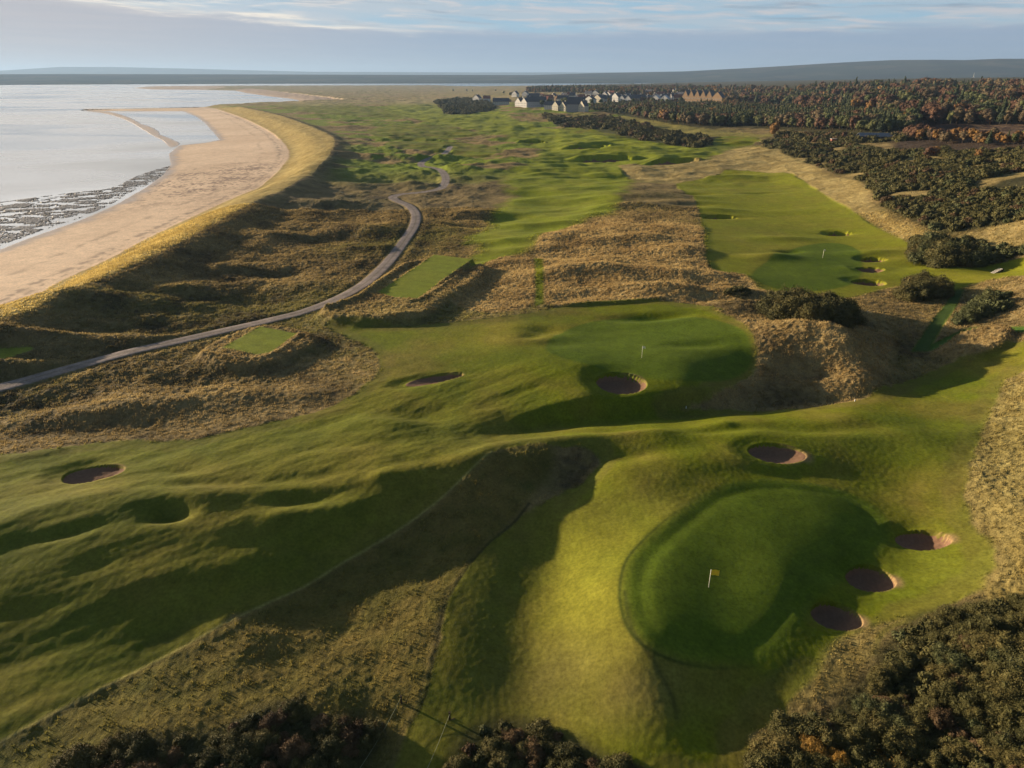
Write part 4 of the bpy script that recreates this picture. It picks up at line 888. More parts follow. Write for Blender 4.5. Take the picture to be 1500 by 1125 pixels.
for i, (x, y, s, k, reg) in enumerate(cand):
    z = cz[i]
    if i in single:
        me = {'g': BUSH, 'b': BUSH_B, 'r': BUSH_R, 'f': BUSH_F}[k]; me = me[rngb.integers(len(me))]
        nm = {'g': 'gorse_bush', 'b': 'broom_bush', 'r': 'bracken_bush', 'f': 'flowering_gorse'}[k]
        o = bpy.data.objects.new(nm, me); COL.objects.link(o); o.location = (x, y, z - .12 * s + (.75 if reg == 'fl' else 0)); hs = s * (rngb.uniform(.85, 1.25) if reg in ('nr', 'nl', 'nm', 'fl') else rngb.uniform(.95, 1.3))
        o.scale = (s, s * rngb.uniform(.85, 1.15), hs); o.rotation_euler = (rngb.uniform(-.3, .3), rngb.uniform(-.3, .3), rngb.uniform(0, 6.28))
        lab, grp = LBL[reg]
        if k == 'r': lab = {'nr': 'brown bracken bush among the gorse of the lower right corner', 'nl': 'reddish brown dead bramble in the scrub at the bottom left edge', 'nm': 'brown withered bush in the thicket at the bottom centre'}.get(reg, 'brown bush among ' + grp); grp = 'brown bushes: ' + grp
        elif k == 'b' and reg in ('nr', 'nm', 'k5', 'gr', 'k3'): lab = 'greyer green broom bush among the ' + {'nr': 'gorse of the lower right corner', 'nm': 'gorse at the bottom centre', 'k5': 'gorse near the steps', 'gr': 'gorse of the right hillside', 'k3': 'dark clump by the right fairway'}[reg]; grp = 'pale bushes: ' + grp
        tag(o, lab, 'bush', grp)
    else: fars.append((x, y, z, s, k))
def batch(name, items, protos, mats_of, label, cat=None):
    """many small copies baked into one mesh: (x, y, z, sx, sz, rot, proto)"""
    VV = []; FF = []; MI = []; LT = []; off = 0; cache = []
    for me in protos:
        v = np.empty(len(me.vertices) * 3, F32); me.vertices.foreach_get('co', v); v = v.reshape(-1, 3)
        f = np.empty(len(me.loops), np.int32); me.loops.foreach_get('vertex_index', f); t = np.empty(len(me.polygons), np.int32); me.polygons.foreach_get('loop_total', t); cache.append((v, f, t))
    for (x, y, z, sx, sz, rot, p, mi) in items:
        v, f, t = cache[p]; c, s = math.cos(rot), math.sin(rot)
        w = np.empty_like(v); w[:, 0] = (v[:, 0] * c - v[:, 1] * s) * sx + x; w[:, 1] = (v[:, 0] * s + v[:, 1] * c) * sx + y; w[:, 2] = v[:, 2] * sz + z
        VV.append(w); FF.append(f + off); LT.append(t); MI.append(np.full(len(t), mi, np.int32)); off += len(v)
    V_ = np.concatenate(VV); F_ = np.concatenate(FF); T_ = np.concatenate(LT); me = bpy.data.meshes.new(name)
    me.vertices.add(len(V_)); me.vertices.foreach_set('co', V_.ravel()); me.loops.add(len(F_)); me.loops.foreach_set('vertex_index', F_)
    me.polygons.add(len(T_)); me.polygons.foreach_set('loop_start', np.r_[0, np.cumsum(T_)[:-1]].astype(np.int32)); me.polygons.foreach_set('material_index', np.concatenate(MI))
    for m in mats_of: me.materials.append(m)
    me.update(calc_edges=True); o = bpy.data.objects.new(name, me); COL.objects.link(o); tag(o, label, cat, kind='stuff'); return o
SMALLB = [foliage_mesh('gorse_small', bush_lobes(rngf, 1, .85, 8), 420, .085, rngf, M_gorse, 0, .16, .74, .8) for _ in range(4)]
KM = {'g': 0, 'b': 1, 'r': 2, 'f': 3}
items = [(x, y, z - .15 * s, s, s * rngb.uniform(.9, 1.3), rngb.uniform(0, 6.28), int(rngb.integers(4)), KM[k]) for x, y, z, s, k in fars]
batch('gorse', items, SMALLB, [M_gorse, M_gorseb, M_brown, M_gorsef], 'unbroken dark gorse scrub covering the right hillside', 'gorse')
for m in SMALLB: bpy.data.meshes.remove(m)
print('bushes done', round(time.time() - T0, 1))

# ------------------------------------------------------------------ trees
def tree_lobes(rng, kind):
    if kind == 'pine':
        L_ = []
        for k in range(7):
            zz = .25 + .1 * k; r = .26 * (1.05 - k / 7.5); L_.append((rng.uniform(-.03, .03), rng.uniform(-.03, .03), zz, r, r, .09))
        return L_ + [(0, 0, .95, .05, .05, .08)]
    L_ = [(0, 0, .62, .26, .26, .26)]
    for k in range(10):
        a = rng.uniform(0, 6.28); r = rng.uniform(.14, .28); s = rng.uniform(.13, .2); L_.append((r * math.cos(a), r * math.sin(a), rng.uniform(.38, .82), s, s, s * .85))
    for k in range(3): L_.append((rng.uniform(-.1, .1), rng.uniform(-.1, .1), rng.uniform(.78, .88), .13, .13, .11))
    return L_
rngt = np.random.default_rng(77)
def tree_meshes(kind, n_, mat, big=False):
    out = []
    for _ in range(n_):
        lobes = tree_lobes(rngt, kind); cv = lumpy(lobes, 2600 if big else 420, .014 if big else .036, rngt, .1, .2, .8); v, f = core(lobes, rngt, .86)
        tb = MB().tube([(0, 0, -.05), (.01, 0, .3), (0, .01, .6)], [.028, .02, .01], 6)
        if kind != 'pine':
            for a in range(5): t_ = a * 1.26; tb.tube([(0, 0, .28 + .03 * a), (.13 * math.cos(t_), .13 * math.sin(t_), .5 + .03 * a), (.24 * math.cos(t_), .24 * math.sin(t_), .66)], [.014, .009, .004], 5)
        out.append((lobes, cv, v, f, tb, mat))
    return out
def joined(name, T):
    lobes, cv, v, f, tb, mat = T; fs = [tuple(a) for a in f]; nb = len(v); fs += [tuple(a + nb) for a in card_faces(cv)]; nb2 = nb + len(cv); fs += [tuple(i + nb2 for i in q_) for q_ in tb.f]
    me = bpy.data.meshes.new(name); me.from_pydata(np.vstack([v, cv]).tolist() + tb.v, [], fs); me.materials.append(mat); me.materials.append(M_bark)
    mi = [0] * (len(f) + len(cv) // 4) + [1] * len(tb.f); me.polygons.foreach_set('material_index', mi); me.update(); return me
KIND = {'pine_tree': [joined('pine_tree', t) for t in tree_meshes('pine', 2, M_pine)], 'green_tree': [joined('green_tree', t) for t in tree_meshes('b', 3, M_leafg)], 'orange_tree': [joined('orange_tree', t) for t in tree_meshes('b', 2, M_auto)],
        'russet_tree': [joined('russet_tree', t) for t in tree_meshes('b', 2, M_autr)], 'brown_tree': [joined('brown_tree', t) for t in tree_meshes('b', 2, M_autb)]}
tr = []
def trees(pts, spacing, h0, h1, kinds, probs, region, z=None):
    P = R2(pts) if z is None else densify(poly(pts, z=z), True, 3); X, Y = scatter(P, spacing, rngt); ok = inview(X, Y, 60); X, Y = X[ok], Y[ok]; cl = fbm(X, Y, 70, 3, 801)
    for x, y, c in zip(X, Y, cl):
        pr = np.array(probs, float); pr = pr * np.exp(3.5 * c * np.array([-1, -.6, .5, 1, .3])); pr /= pr.sum()
        tr.append((x, y, rngt.uniform(h0, h1) * (1 + .45 * c), str(rngt.choice(kinds, p=pr)), region))
ALLK = ('pine_tree', 'green_tree', 'brown_tree', 'russet_tree', 'orange_tree')
trees([(925,168),(960,160),(1000,160),(1060,160),(1140,164),(1210,166),(1280,172),(1340,184),(1330,192),(1290,196),(1210,192),(1120,186),(1010,184),(950,176)], 7.5, 8, 12, ALLK, (.25,.5,.15,.06,.04), 'front')
trees([(1345,182),(1500,184),(1700,190),(1700,170),(1500,166),(1420,164),(1340,166),(1280,170)], 9, 9, 14, ALLK, (.12,.15,.3,.35,.08), 'edge')
trees([(1060,158),(1140,158),(1280,166),(1340,164),(1500,164),(1750,168),(1750,146),(1500,142),(1400,139),(1300,142),(1200,148),(1100,150)], 13, 9, 18, ALLK, (.22,.27,.24,.22,.05), 'wood')
trees([(775,136),(830,136),(900,140),(900,133),(840,131.5),(780,132.5)], 16, 10, 15, ALLK, (.4,.2,.3,.05,.05), 'village')
trees([(860,140),(930,142),(1000,142),(1060,145),(1120,147),(1180,148),(1180,136),(1080,132),(960,130.5),(880,132)], 20, 9, 15, ALLK, (.2,.15,.4,.15,.1), 'village')
trees([(1180,148),(1300,142),(1300,130),(1180,133)], 18, 10, 15, ALLK, (.25,.25,.3,.15,.05), 'village')
trees([(1180,133),(1300,130),(1450,129),(1750,130),(1750,144),(1500,141),(1400,139),(1300,140),(1180,140)], 17, 9, 19, ALLK, (.2,.2,.3,.25,.05), 'wood')
trees([(1330,205),(1400,212),(1500,214),(1560,214),(1560,205),(1500,206),(1400,205),(1340,200)], 7, 5.5, 9, ALLK, (.02,.08,.15,.25,.5), 'row')
trees([(862,160),(900,152),(965,151),(1010,153),(965,162),(925,168),(880,165)], 8, 4, 7, ALLK, (.2,.5,.2,.06,.04), 'front')
rv = random.Random(4)
for _ in range(80):
    a_ = rv.uniform(776, 1000); b_ = 151 + 6 * rv.random() - (a_ > 860) * 3; x, y, z = spot(a_, b_); tr.append((x, y, rv.uniform(6, 12), rv.choice(('green_tree', 'brown_tree', 'green_tree', 'pine_tree', 'russet_tree')), 'lone'))
for px, py, h, k in ((1251,137,22,'pine_tree'),(1243,137,17,'pine_tree'),(1227,137,16,'pine_tree'),(1275,138,17,'pine_tree'),(1189,136,13,'pine_tree'),(990,140,10,'pine_tree'),(738,138,9,'green_tree'),(748,141,10,'green_tree'),(742,150,8,'brown_tree'),(746,152,9,'brown_tree'),(664,134,8,'green_tree'),(684,134,9,'pine_tree'),(692,134,7,'pine_tree'),(726,134,8,'green_tree'),(806,152,8,'green_tree'),(793,148,9,'brown_tree'),(880,152,8,'green_tree'),(866,153,7,'brown_tree'),(990,152,9,'russet_tree'),(1000,152,8,'brown_tree'),(1175,160,12,'orange_tree'),(1068,152,9,'green_tree'),(1075,150,10,'russet_tree'),(1090,152,11,'orange_tree'),(1155,156,10,'orange_tree'),(1165,157,10,'brown_tree'),(1235,205,6,'russet_tree'),(1360,232,6,'russet_tree'),(1370,228,5,'orange_tree'),(1432,233,5,'orange_tree')):
    x, y, z = spot(px, py); tr.append((x, y, h, k, 'lone'))
tz = gz([t[0] for t in tr], [t[1] for t in tr])
sc = np.array([t[2] / math.hypot(t[0], t[1]) * (3 if t[4] in ('lone', 'row') else 1) * (1 if inview(np.array([t[0]]), np.array([t[1]]), 5)[0] else .1) for t in tr])
order = np.argsort(-sc); single = set(order[:290].tolist()); print('trees', len(tr))
TL = {'pine_tree': 'dark conifer', 'green_tree': 'green leafed tree', 'brown_tree': 'bare brown tree', 'russet_tree': 'russet autumn tree', 'orange_tree': 'orange autumn tree'}
TR_ = {'front': 'at the front of the wood below the terrace', 'edge': 'along the shaded edge of the right wood', 'wood': 'deep in the wood on the right skyline', 'village': 'among or behind the village houses', 'row': 'in the low row before the ploughed field', 'lone': 'in or beside the village gardens'}
items = []; mats = [M_pine, M_leafg, M_autb, M_autr, M_auto, M_bark]; protos = []; pidx = {}
for k, name in enumerate(ALLK): pidx[name] = [len(protos), len(KIND[name])]; protos += KIND[name]
for i, (x, y, h, k, reg) in enumerate(tr):
    h = h * (1.25 if k == 'pine_tree' else 1); sx = h * rngt.uniform(.8, 1.25) * (1.0 if k != 'pine_tree' else .75)
    if i in single:
        me = KIND[k][rngt.integers(len(KIND[k]))]; o = bpy.data.objects.new(k, me); COL.objects.link(o); o.location = (x, y, tz[i] - .2); o.scale = (sx, sx, h); o.rotation_euler = (0, 0, rngt.uniform(0, 6.28))
        tag(o, TL[k] + ' ' + TR_[reg], 'tree', TL[k] + 's ' + TR_[reg])
    else: items.append((x, y, tz[i] - .2, sx, h, rngt.uniform(0, 6.28), pidx[k][0] + int(rngt.integers(pidx[k][1])), ALLK.index(k)))
batch('woodland', items, protos, mats, 'mixed autumn woodland running along the skyline behind the golf course', 'wood')
# the single orange tree beyond the far tee, near enough to show trunk and crown
x, y, z = spot(1134, 202); T = tree_meshes('b', 1, M_auto, True)[0]; t = thing('autumn_tree', 'lone rounded orange tree standing in front of the dark wood', 'tree', (x, y, z))
sx = 21 * spot(1134, 202)[1] / FPX; lobes, cv, v, f, tb, mat = T
me = bpy.data.meshes.new('crown'); nb = len(v); me.from_pydata(np.vstack([v, cv]).tolist(), [], [tuple(a) for a in f] + [tuple(a + nb) for a in card_faces(cv)]); me.materials.append(mat); o = bpy.data.objects.new('crown', me); COL.objects.link(o); o.parent = t
tb.build('trunk', M_bark, t); t.scale = (sx, sx, sx)
print('trees done', round(time.time() - T0, 1))

# ------------------------------------------------------------------ rough grass tufts
def tufts(n_, seed, mask, rmin, rmax, hh, name, label):
    rng = np.random.default_rng(seed); P = mask[:-1, :-1] * (RR[:-1, None] > rmin) * (RR[:-1, None] < rmax) * (RR[:-1] * np.gradient(RR)[:-1])[:, None] * np.gradient(TH)[:-1]
    P *= (np.abs(TH[:-1]) < math.radians(50)) * (R_[:-1, :-1] > 38)
    P = P * np.clip(110 / R_[:-1, :-1], .25, 1) ** .7
    c = np.cumsum(P.ravel().astype(float)); c /= c[-1]; k = np.searchsorted(c, rng.uniform(0, 1, n_)); i, j = np.unravel_index(k, P.shape)
    u = rng.uniform(0, 1, n_); v = rng.uniform(0, 1, n_); r = RR[i] + (RR[i + 1] - RR[i]) * u; t = TH[j] + (TH[j + 1] - TH[j]) * v
    x = r * np.sin(t); y = r * np.cos(t); z = sample(Z, x, y); col = alb[i, j]
    sc_ = np.clip(r / 110, .8, 2.6)
    nb = 4; V_ = np.empty((n_, nb, 3, 3), F32)
    for b in range(nb):
        a = rng.uniform(0, 6.28, n_); h = hh * rng.uniform(.6, 1.3, n_) * sc_ ** .6; w = .055 * sc_ * rng.uniform(.7, 1.4, n_); ln = rng.uniform(.1, .7, n_) * h; ox = rng.normal(0, .10, n_) * sc_; oy = rng.normal(0, .10, n_) * sc_
        V_[:, b, 0] = np.stack([x + ox - w * np.sin(a), y + oy + w * np.cos(a), z - .05], -1); V_[:, b, 1] = np.stack([x + ox + w * np.sin(a), y + oy - w * np.cos(a), z - .05], -1)
        V_[:, b, 2] = np.stack([x + ox + ln * np.cos(a) + .1 * h, y + oy + ln * np.sin(a), z + h], -1)
    nv = n_ * nb * 3; o = mesh_np(name, V_.reshape(-1, 3), np.arange(nv).reshape(-1, 3), M_tuft, loops=3, smooth_=False)
    at = o.data.attributes.new('alb', 'FLOAT_COLOR', 'POINT'); c4 = np.ones((n_, nb * 3, 4), F32); c4[:, :, :3] = col[:, None] * rng.uniform(1.1, 2.0, (n_, 1, 1)); at.data.foreach_set('color', c4.ravel())
    tag(o, label, 'grass', kind='stuff'); return o
m, nt, b = nodes('dry_grass_blades'); at = N(nt, 'ShaderNodeAttribute', attribute_name='alb'); nn = N(nt, 'ShaderNodeTexNoise', i_Scale=1.5, i_Detail=3.0); tc = N(nt, 'ShaderNodeTexCoord'); nt.links.new(tc.outputs['Object'], nn.inputs['Vector'])
r = N(nt, 'ShaderNodeMapRange'); r.inputs['To Min'].default_value = .6; r.inputs['To Max'].default_value = 1.4; nt.links.new(nn.outputs['Fac'], r.inputs['Value']); v = N(nt, 'ShaderNodeVectorMath', operation='SCALE'); nt.links.new(at.outputs['Color'], v.inputs[0]); nt.links.new(r.outputs[0], v.inputs['Scale'])
nt.links.new(v.outputs[0], b.inputs['Base Color']); b.inputs['Roughness'].default_value = .9
tl = N(nt, 'ShaderNodeBsdfTranslucent'); nt.links.new(v.outputs[0], tl.inputs['Color']); ms = N(nt, 'ShaderNodeMixShader'); ms.inputs[0].default_value = .45; nt.links.new(b.outputs[0], ms.inputs[1]); nt.links.new(tl.outputs[0], ms.inputs[2]); nt.links.new(ms.outputs[0], nt.nodes['Material Output'].inputs['Surface']); b.inputs['Specular IOR Level'].default_value = .2; M_tuft = m
rmask = np.clip(rough * (1 - .6 * scrub) * (.5 + 1.2 * perlin(GX / 1.4, GY / 1.4, 903)) * (1 - .5 * inside('frough', 1)), 0, 1) * smooth(.2, .9, np.abs(g['frough'])) * (dB > .5)
tufts(150000, 31, rmask, 36, 300, .22, 'dry_grass', 'tussocks of dry tan grass over all the rough')
print('tufts', round(time.time() - T0, 1))
# ------------------------------------------------------------------ village
M_harl = plain('cream_harling', (.50, .45, .35), .9, .2, .08, .8); M_wh = plain('white_render', (.55, .53, .49), .9, .2, .06, .8); M_stone = plain('honey_sandstone', (.25, .165, .09), .9, .2, .15, .8)
M_slate = plain('slate_roof', (.075, .072, .082), .7, .3, .2, 1.5); M_red = plain('red_tiles', (.20, .075, .05), .8, .2, .2, 1.5); M_glass = plain('window_glass', (.03, .035, .045), .15, .5, .05); M_trim = plain('window_frame_paint', (.70, .70, .68), .6, .3, .04)
def house(px, py, wpx, hpx, label, group, wall=None, roof=None, turn=0, gables=0, depth=None, chim=2, cat='house'):
    if gables: turn = turn * .6 - 38; wpx = wpx * 1.22; hpx = hpx * 1.1
    else: turn = turn - 18; wpx *= 1.1; hpx *= 1.1
    x, y, z = spot(px, py); d = math.hypot(x, y); w = wpx * d / FPX; h = hpx * d / FPX; eh = h * .52; dp = depth or max(7, min(10, w * .8)); wall = wall or M_wh; roof = roof or M_slate
    t = thing('house', label, cat, (x, y + dp / 2, z - .5), math.radians(turn), group); eh += .5; h += .5
    if gables == 0:      # ridge runs across the view
        b = MB().box(-w / 2, w / 2, -dp / 2, dp / 2, 0, eh); b.add([(-w/2, -dp/2, eh), (-w/2, dp/2, eh), (-w/2, 0, h - .15)], [(0, 1, 2)]); b.add([(w/2, -dp/2, eh), (w/2, dp/2, eh), (w/2, 0, h - .15)], [(0, 2, 1)]); b.build('wall', wall, t)
        o_ = .3; rt = MB()
        for s in (-1, 1):
            rt.add([(-w/2 - o_, s * (dp/2 + .4), eh - .25), (w/2 + o_, s * (dp/2 + .4), eh - .25), (w/2 + o_, 0, h), (-w/2 - o_, 0, h), (-w/2 - o_, s * (dp/2 + .4), eh - .05), (w/2 + o_, s * (dp/2 + .4), eh - .05), (w/2 + o_, 0, h + .2), (-w/2 - o_, 0, h + .2)], [(0, 1, 2, 3), (4, 7, 6, 5), (0, 4, 5, 1), (0, 3, 7, 4), (1, 5, 6, 2)])
        rf = rt.build('roof', roof, t); cx_ = [-w * .42, w * .42][:chim]
    else:                # gables face the camera
        b = MB(); rt = MB(); gw = w / gables; cx_ = [-w / 2 + gw * (i + 1) for i in range(gables - 1)][:3] or [0]
        b.box(-w / 2, w / 2, -dp / 2, dp / 2, 0, eh)
        for i in range(gables):
            c_ = -w / 2 + gw * (i + .5)
            for s in (-1, 1): b.add([(c_ - gw/2, s * dp/2, eh), (c_ + gw/2, s * dp/2, eh), (c_, s * dp/2, h - .15)], [(0, 1, 2)])
            for s in (-1, 1):
                e_ = .25 if (i == 0 and s < 0) or (i == gables - 1 and s > 0) else .0
                rt.add([(c_ + s * (gw/2 + e_), -dp/2 - .25, eh - .05), (c_ + s * (gw/2 + e_), dp/2 + .25, eh - .05), (c_, dp/2 + .25, h), (c_, -dp/2 - .25, h), (c_ + s * (gw/2 + e_), -dp/2 - .25, eh + .15), (c_ + s * (gw/2 + e_), dp/2 + .25, eh + .15), (c_, dp/2 + .25, h + .2), (c_, -dp/2 - .25, h + .2)], [(0, 1, 2, 3), (4, 7, 6, 5), (0, 3, 7, 4), (1, 5, 6, 2), (0, 4, 5, 1)])
        b.build('wall', wall, t); rf = rt.build('roof', roof, t)
    for c_ in cx_: MB().box(c_ - .55, c_ + .55, -.5, .5, h - 1.4, h + 1.3).box(c_ - .65, c_ + .65, -.6, .6, h + 1.303, h + 1.5).build('chimney', wall, rf)
    nw = max(1, int(w / 3.2)); fl = (0.35, .78) if eh > 5 else (.5,)
    for i in range(nw):
        wx__ = -w / 2 + (i + .5) * w / nw
        for f_ in fl:
            zc_ = eh * f_; f = MB().box(wx__ - .65, wx__ + .65, -dp/2 - .06, -dp/2 - .004, zc_ - .8, zc_ + .8).build('window', M_trim, t); MB().box(wx__ - .5, wx__ + .5, -dp/2 - .10, -dp/2 - .063, zc_ - .65, zc_ + .65).build('pane', M_glass, f)
    return t
G = 'village houses facing the links'
HS = [(699,149,9,8,'small white gabled house at the left end of the village',None,None,0,1,None,1),
 (713,149,9,7,'low red roofed cottage near the left end of the village',None,M_red,20,0,None,1),
 (734,154,20,8,'long cream house on the grassy rise left of the village',M_harl,M_slate,15,0,None,2),
 (755,142,7,7,'white gabled house standing up behind the left of the village',None,None,0,1,None,1),
 (770,141,7,6,'white gable peeping over roofs behind the left of the village',None,None,10,1,None,1),
 (766,157,19,11,'large white double gabled house at the front left of the village',None,None,-15,2,None,2),
 (787,157,22,12,'grey walled house with a broad slate roof right of the double gable',plain('grey_render',(.30,.32,.36),.9,.2,.08),None,10,0,None,2),
 (806,160,13,9,'low dark roofed house in front of the village centre',None,None,0,0,None,1),
 (817,162,9,11,'narrow cream gable, left one of the pair at the front',M_harl,None,-12,1,12,0),
 (828,163,9,11,'narrow cream gable, right one of the pair at the front',M_harl,None,-12,1,12,0),
 (844,164,22,17,'biggest front house with tall dark slate roof',plain('stone_grey',(.26,.25,.26),.9,.2,.1),None,8,0,12,2),
 (855,164,9,13,'bright cream gable end at the right of the biggest house',M_harl,None,-20,1,9,0),
 (783,147,14,8,'dark roof in the second row above the grey walled house',M_harl,None,0,0,None,2),
 (803,149,13,8,'brown roofed house in the second row behind the centre',M_stone,M_red,0,0,None,1),
 (825,150,14,8,'slate roofed house in the second row above the cream gables',None,None,0,0,None,2),
 (865,151,12,8,'white gabled house right of the biggest roof',None,None,-10,1,None,1),
 (877,150,11,9,'cream house with steep gable behind the thicket',M_harl,None,-10,1,None,1),
 (889,150,12,8,'dark roofed white house in the middle of the right row',None,None,0,0,None,2),
 (903,149,10,10,'white house with tall gable in the right row',None,None,-15,1,None,1),
 (917,151,15,9,'white walled house with dormers in the right row',None,None,5,2,None,1),
 (936,149,18,8,'wide low slate roofed house in the right row',M_stone,None,0,0,None,2),
 (952,148,11,5,'flat cream bungalow left of the modern house',M_harl,M_slate,0,0,None,1),
 (968,151,21,9,'modern pale grey and white house at the right end of the row',None,plain('pale_roof',(.35,.38,.42),.6,.3,.05),5,2,None,0),
 (934,134,9,6,'red brown house among trees behind the village',M_stone,M_red,0,0,None,1),
 (1002,137,8,6,'small stone house among trees left of the terrace',M_stone,None,0,0,None,1),
 (1143,156,13,9,'pale twin gabled cottage alone in the trees on the right',M_harl,None,-15,2,None,1)]
for a in HS:
    px, py, w, h, lab, wall, roof, turn, gb, dp, ch = a; house(px, py, w, h, lab, G, wall, roof, turn, gb, dp, ch)
rh = random.Random(12)
for k_ in range(54):
    a_ = 776 + 236 * (k_ + rh.random() * .8) / 54; b_ = rh.choice((141, 143.5, 146, 148)) + (1.5 if a_ < 860 else 0); gb_ = rh.choice((0, 0, 1)); wl = rh.choice((M_harl, M_wh, M_stone)); ro = rh.choice((M_slate, M_slate, M_slate, M_red))
    house(a_, b_, rh.uniform(6, 10), rh.uniform(5, 7.5), 'small %s house with %s roof in the back rows of the village' % ({M_harl: 'cream', M_wh: 'white', M_stone: 'sandstone'}[wl], 'dark slate' if ro is M_slate else 'red tiled'), 'small houses in the back rows: ' + {M_harl: 'cream', M_wh: 'white', M_stone: 'sandstone'}[wl] + (' slate' if ro is M_slate else ' red'), wl, ro, rh.uniform(-20, 20), gb_, 8, 1)
house(1024, 152, 36, 15, 'long honey sandstone terrace with a row of steep gables', G, M_stone, M_slate, -10, 5, 14, 3, 'terrace')
house(1053, 153, 13, 14, 'tall sandstone house with one gable beside the terrace', G, M_stone, M_slate, -15, 1, 12, 1)
# garden wall, tower
x, y, z = spot(1064, 156); d = math.hypot(x, y); o = MB().box(-16 * d / FPX, 16 * d / FPX, -.3, .3, -.5, 2.4).box(-16 * d / FPX, 16 * d / FPX, -.4, .4, 2.403, 2.6).build('garden_wall', M_stone); o.location = (x, y, z); tag(o, 'reddish stone garden wall right of the sandstone terrace', 'wall')
x, y, z = spot(987, 140); t = thing('tower_house', 'pale stone tower with small turret above the trees', 'tower', (x, y, z)); MB().box(-3, 3, -3, 3, 0, 12).build('wall', M_harl, t); MB().add([(-3.3,-3.3,12),(3.3,-3.3,12),(3.3,3.3,12),(-3.3,3.3,12),(0,0,15.5)], [(0,1,4),(1,2,4),(2,3,4),(3,0,4),(0,3,2,1)]).build('roof', M_slate, t)
MB().tube([(3, -3, 5), (3, -3, 13.5), (3, -3, 16)], [1.3, 1.3, .05], 10).build('turret', M_harl, t)
for f_ in (3, 6, 9): w_o = MB().box(-.5, .5, -3.08, -3.004, f_ - .7, f_ + .7).build('window', M_glass, t)
# farm shed and hut at the foot of the wood
x, y, z = spot(1287, 206); d = math.hypot(x, y); w = 44 * d / FPX; t = thing('shed', 'long dark roofed shed below the wood on the right', 'shed', (x, y + 3, z), math.radians(-8))
M_dark = plain('dark_cladding', (.035, .035, .04), .8, .2, .2); M_tin = plain('blue_grey_sheeting', (.10, .12, .15), .5, .4, .12)
MB().box(-w / 2, w / 2, -4, 4, 0, 2.6).build('wall', M_dark, t); rf = MB()
for s in (-1, 1): rf.add([(-w/2 - .4, s * 4.5, 2.5), (w/2 + .4, s * 4.5, 2.5), (w/2 + .4, 0, 4.6), (-w/2 - .4, 0, 4.6), (-w/2 - .4, s * 4.5, 2.65), (w/2 + .4, s * 4.5, 2.65), (w/2 + .4, 0, 4.75), (-w/2 - .4, 0, 4.75)], [(0, 1, 2, 3), (4, 7, 6, 5), (0, 4, 5, 1), (0, 3, 7, 4), (1, 5, 6, 2)])
rf.build('roof', M_tin, t); MB().box(-1.4, 1.4, -4.06, -4.004, 0, 2.2).build('door', M_tin, t)
x, y, z = spot(1222, 208); t = thing('trailer', 'small white topped trailer parked at the edge of the gorse', 'trailer', (x, y, z), math.radians(10))
MB().box(-2.6, 2.6, -1, 1, .7, 2.0).build('body', M_red, t); MB().box(-2.9, 2.9, -1.15, 1.15, 2.003, 2.25).build('roof', M_white, t)
for sx_ in (-1.2, 1.2):
    for sy in (-1, 1): MB().tube([(sx_, sy * .85, .4), (sx_, sy * 1.1, .4)], .4, 14).build('wheel', M_dark, t)
# wind turbine and radio masts on the far shore
def turbine(px, py, h, label):
    dx, dy, dz = ray(px, HZ + 12); r = 6000 / math.hypot(dx, dy); x, y = dx * r, dy * r; t = thing('wind_turbine', label, 'wind turbine', (x, y, 3))
    MB().tube([(0, 0, 0), (0, 0, h)], [2.2, 1.2], 10).build('tower', M_white, t, True); MB().box(-1.3, 1.3, -3, 3, h, h + 2.4).build('nacelle', M_white, t)
    rt = bpy.data.objects.new('rotor', None); COL.objects.link(rt); rt.parent = t
    for k_ in range(3):
        a = math.radians(95 + 120 * k_); MB().tube([(0, -3.5, h + 1.2), (math.cos(a) * h * .2, -3.5, h + 1.2 + math.sin(a) * h * .2), (math.cos(a) * h * .6, -3.5, h + 1.2 + math.sin(a) * h * .6)], [.9, 1.5, .25], 6).build('blade', M_white, rt)
turbine(1423, 120, 50, 'white wind turbine beyond the wood at the far right')
# ------------------------------------------------------------------ groyne and foreshore stones
M_rock = plain('dark_wet_rock', (.03, .023, .018), .6, .3, .35, 1.0); rngr = np.random.default_rng(9)
def rock_mesh(seed, name='rock'):
    import bmesh
    bm = bmesh.new(); bmesh.ops.create_icosphere(bm, subdivisions=1, radius=1); r_ = random.Random(seed)
    for v_ in bm.verts: v_.co = v_.co * r_.uniform(.65, 1.15); v_.co.z *= .55
    me = bpy.data.meshes.new(name); bm.to_mesh(me); bm.free(); me.materials.append(M_rock); return me
RK = [rock_mesh(i) for i in range(5)]
P_ = poly([(120, 161.3), (160, 160.8), (200, 159.8), (240, 158.8), (292, 157.6)], z=.4); it = []
for i in range(len(P_) - 1):
    n_ = int(np.linalg.norm(P_[i + 1] - P_[i]) / 1.3)
    for j in range(n_ * 3): f_ = rngr.uniform(); p = P_[i] * (1 - f_) + P_[i + 1] * f_ + rngr.normal(0, 1.4, 2); it.append((p[0], p[1], rngr.uniform(.0, .9), rngr.uniform(1.2, 2.4), rngr.uniform(1.3, 2.4), rngr.uniform(0, 6.28), int(rngr.integers(5)), 0))
o = batch('groyne', it, RK, [M_rock], 'long low groyne of dark boulders running out into the firth', 'groyne'); o['kind'] = 'thing'; 
P_ = P_WEED; X, Y = scatter(P_, .75, rngr, .5); den = fbm(X, Y, 9, 3, 951); den2 = fbm(X * .3 + Y * .3, Y, 5, 2, 955); ok = (den + .7 * den2) > -.10; it = []
for x, y in zip(X[ok], Y[ok]): s = rngr.uniform(.15, .5); it.append((x, y, rngr.uniform(-.05, .12), s, s * rngr.uniform(.4, .8), rngr.uniform(0, 6.28), int(rngr.integers(5)), 0))
batch('foreshore_stones', it, RK, [M_rock], 'dark weedy stones scattered over the wet foreshore', 'stones')
print('stones', len(it), round(time.time() - T0, 1))
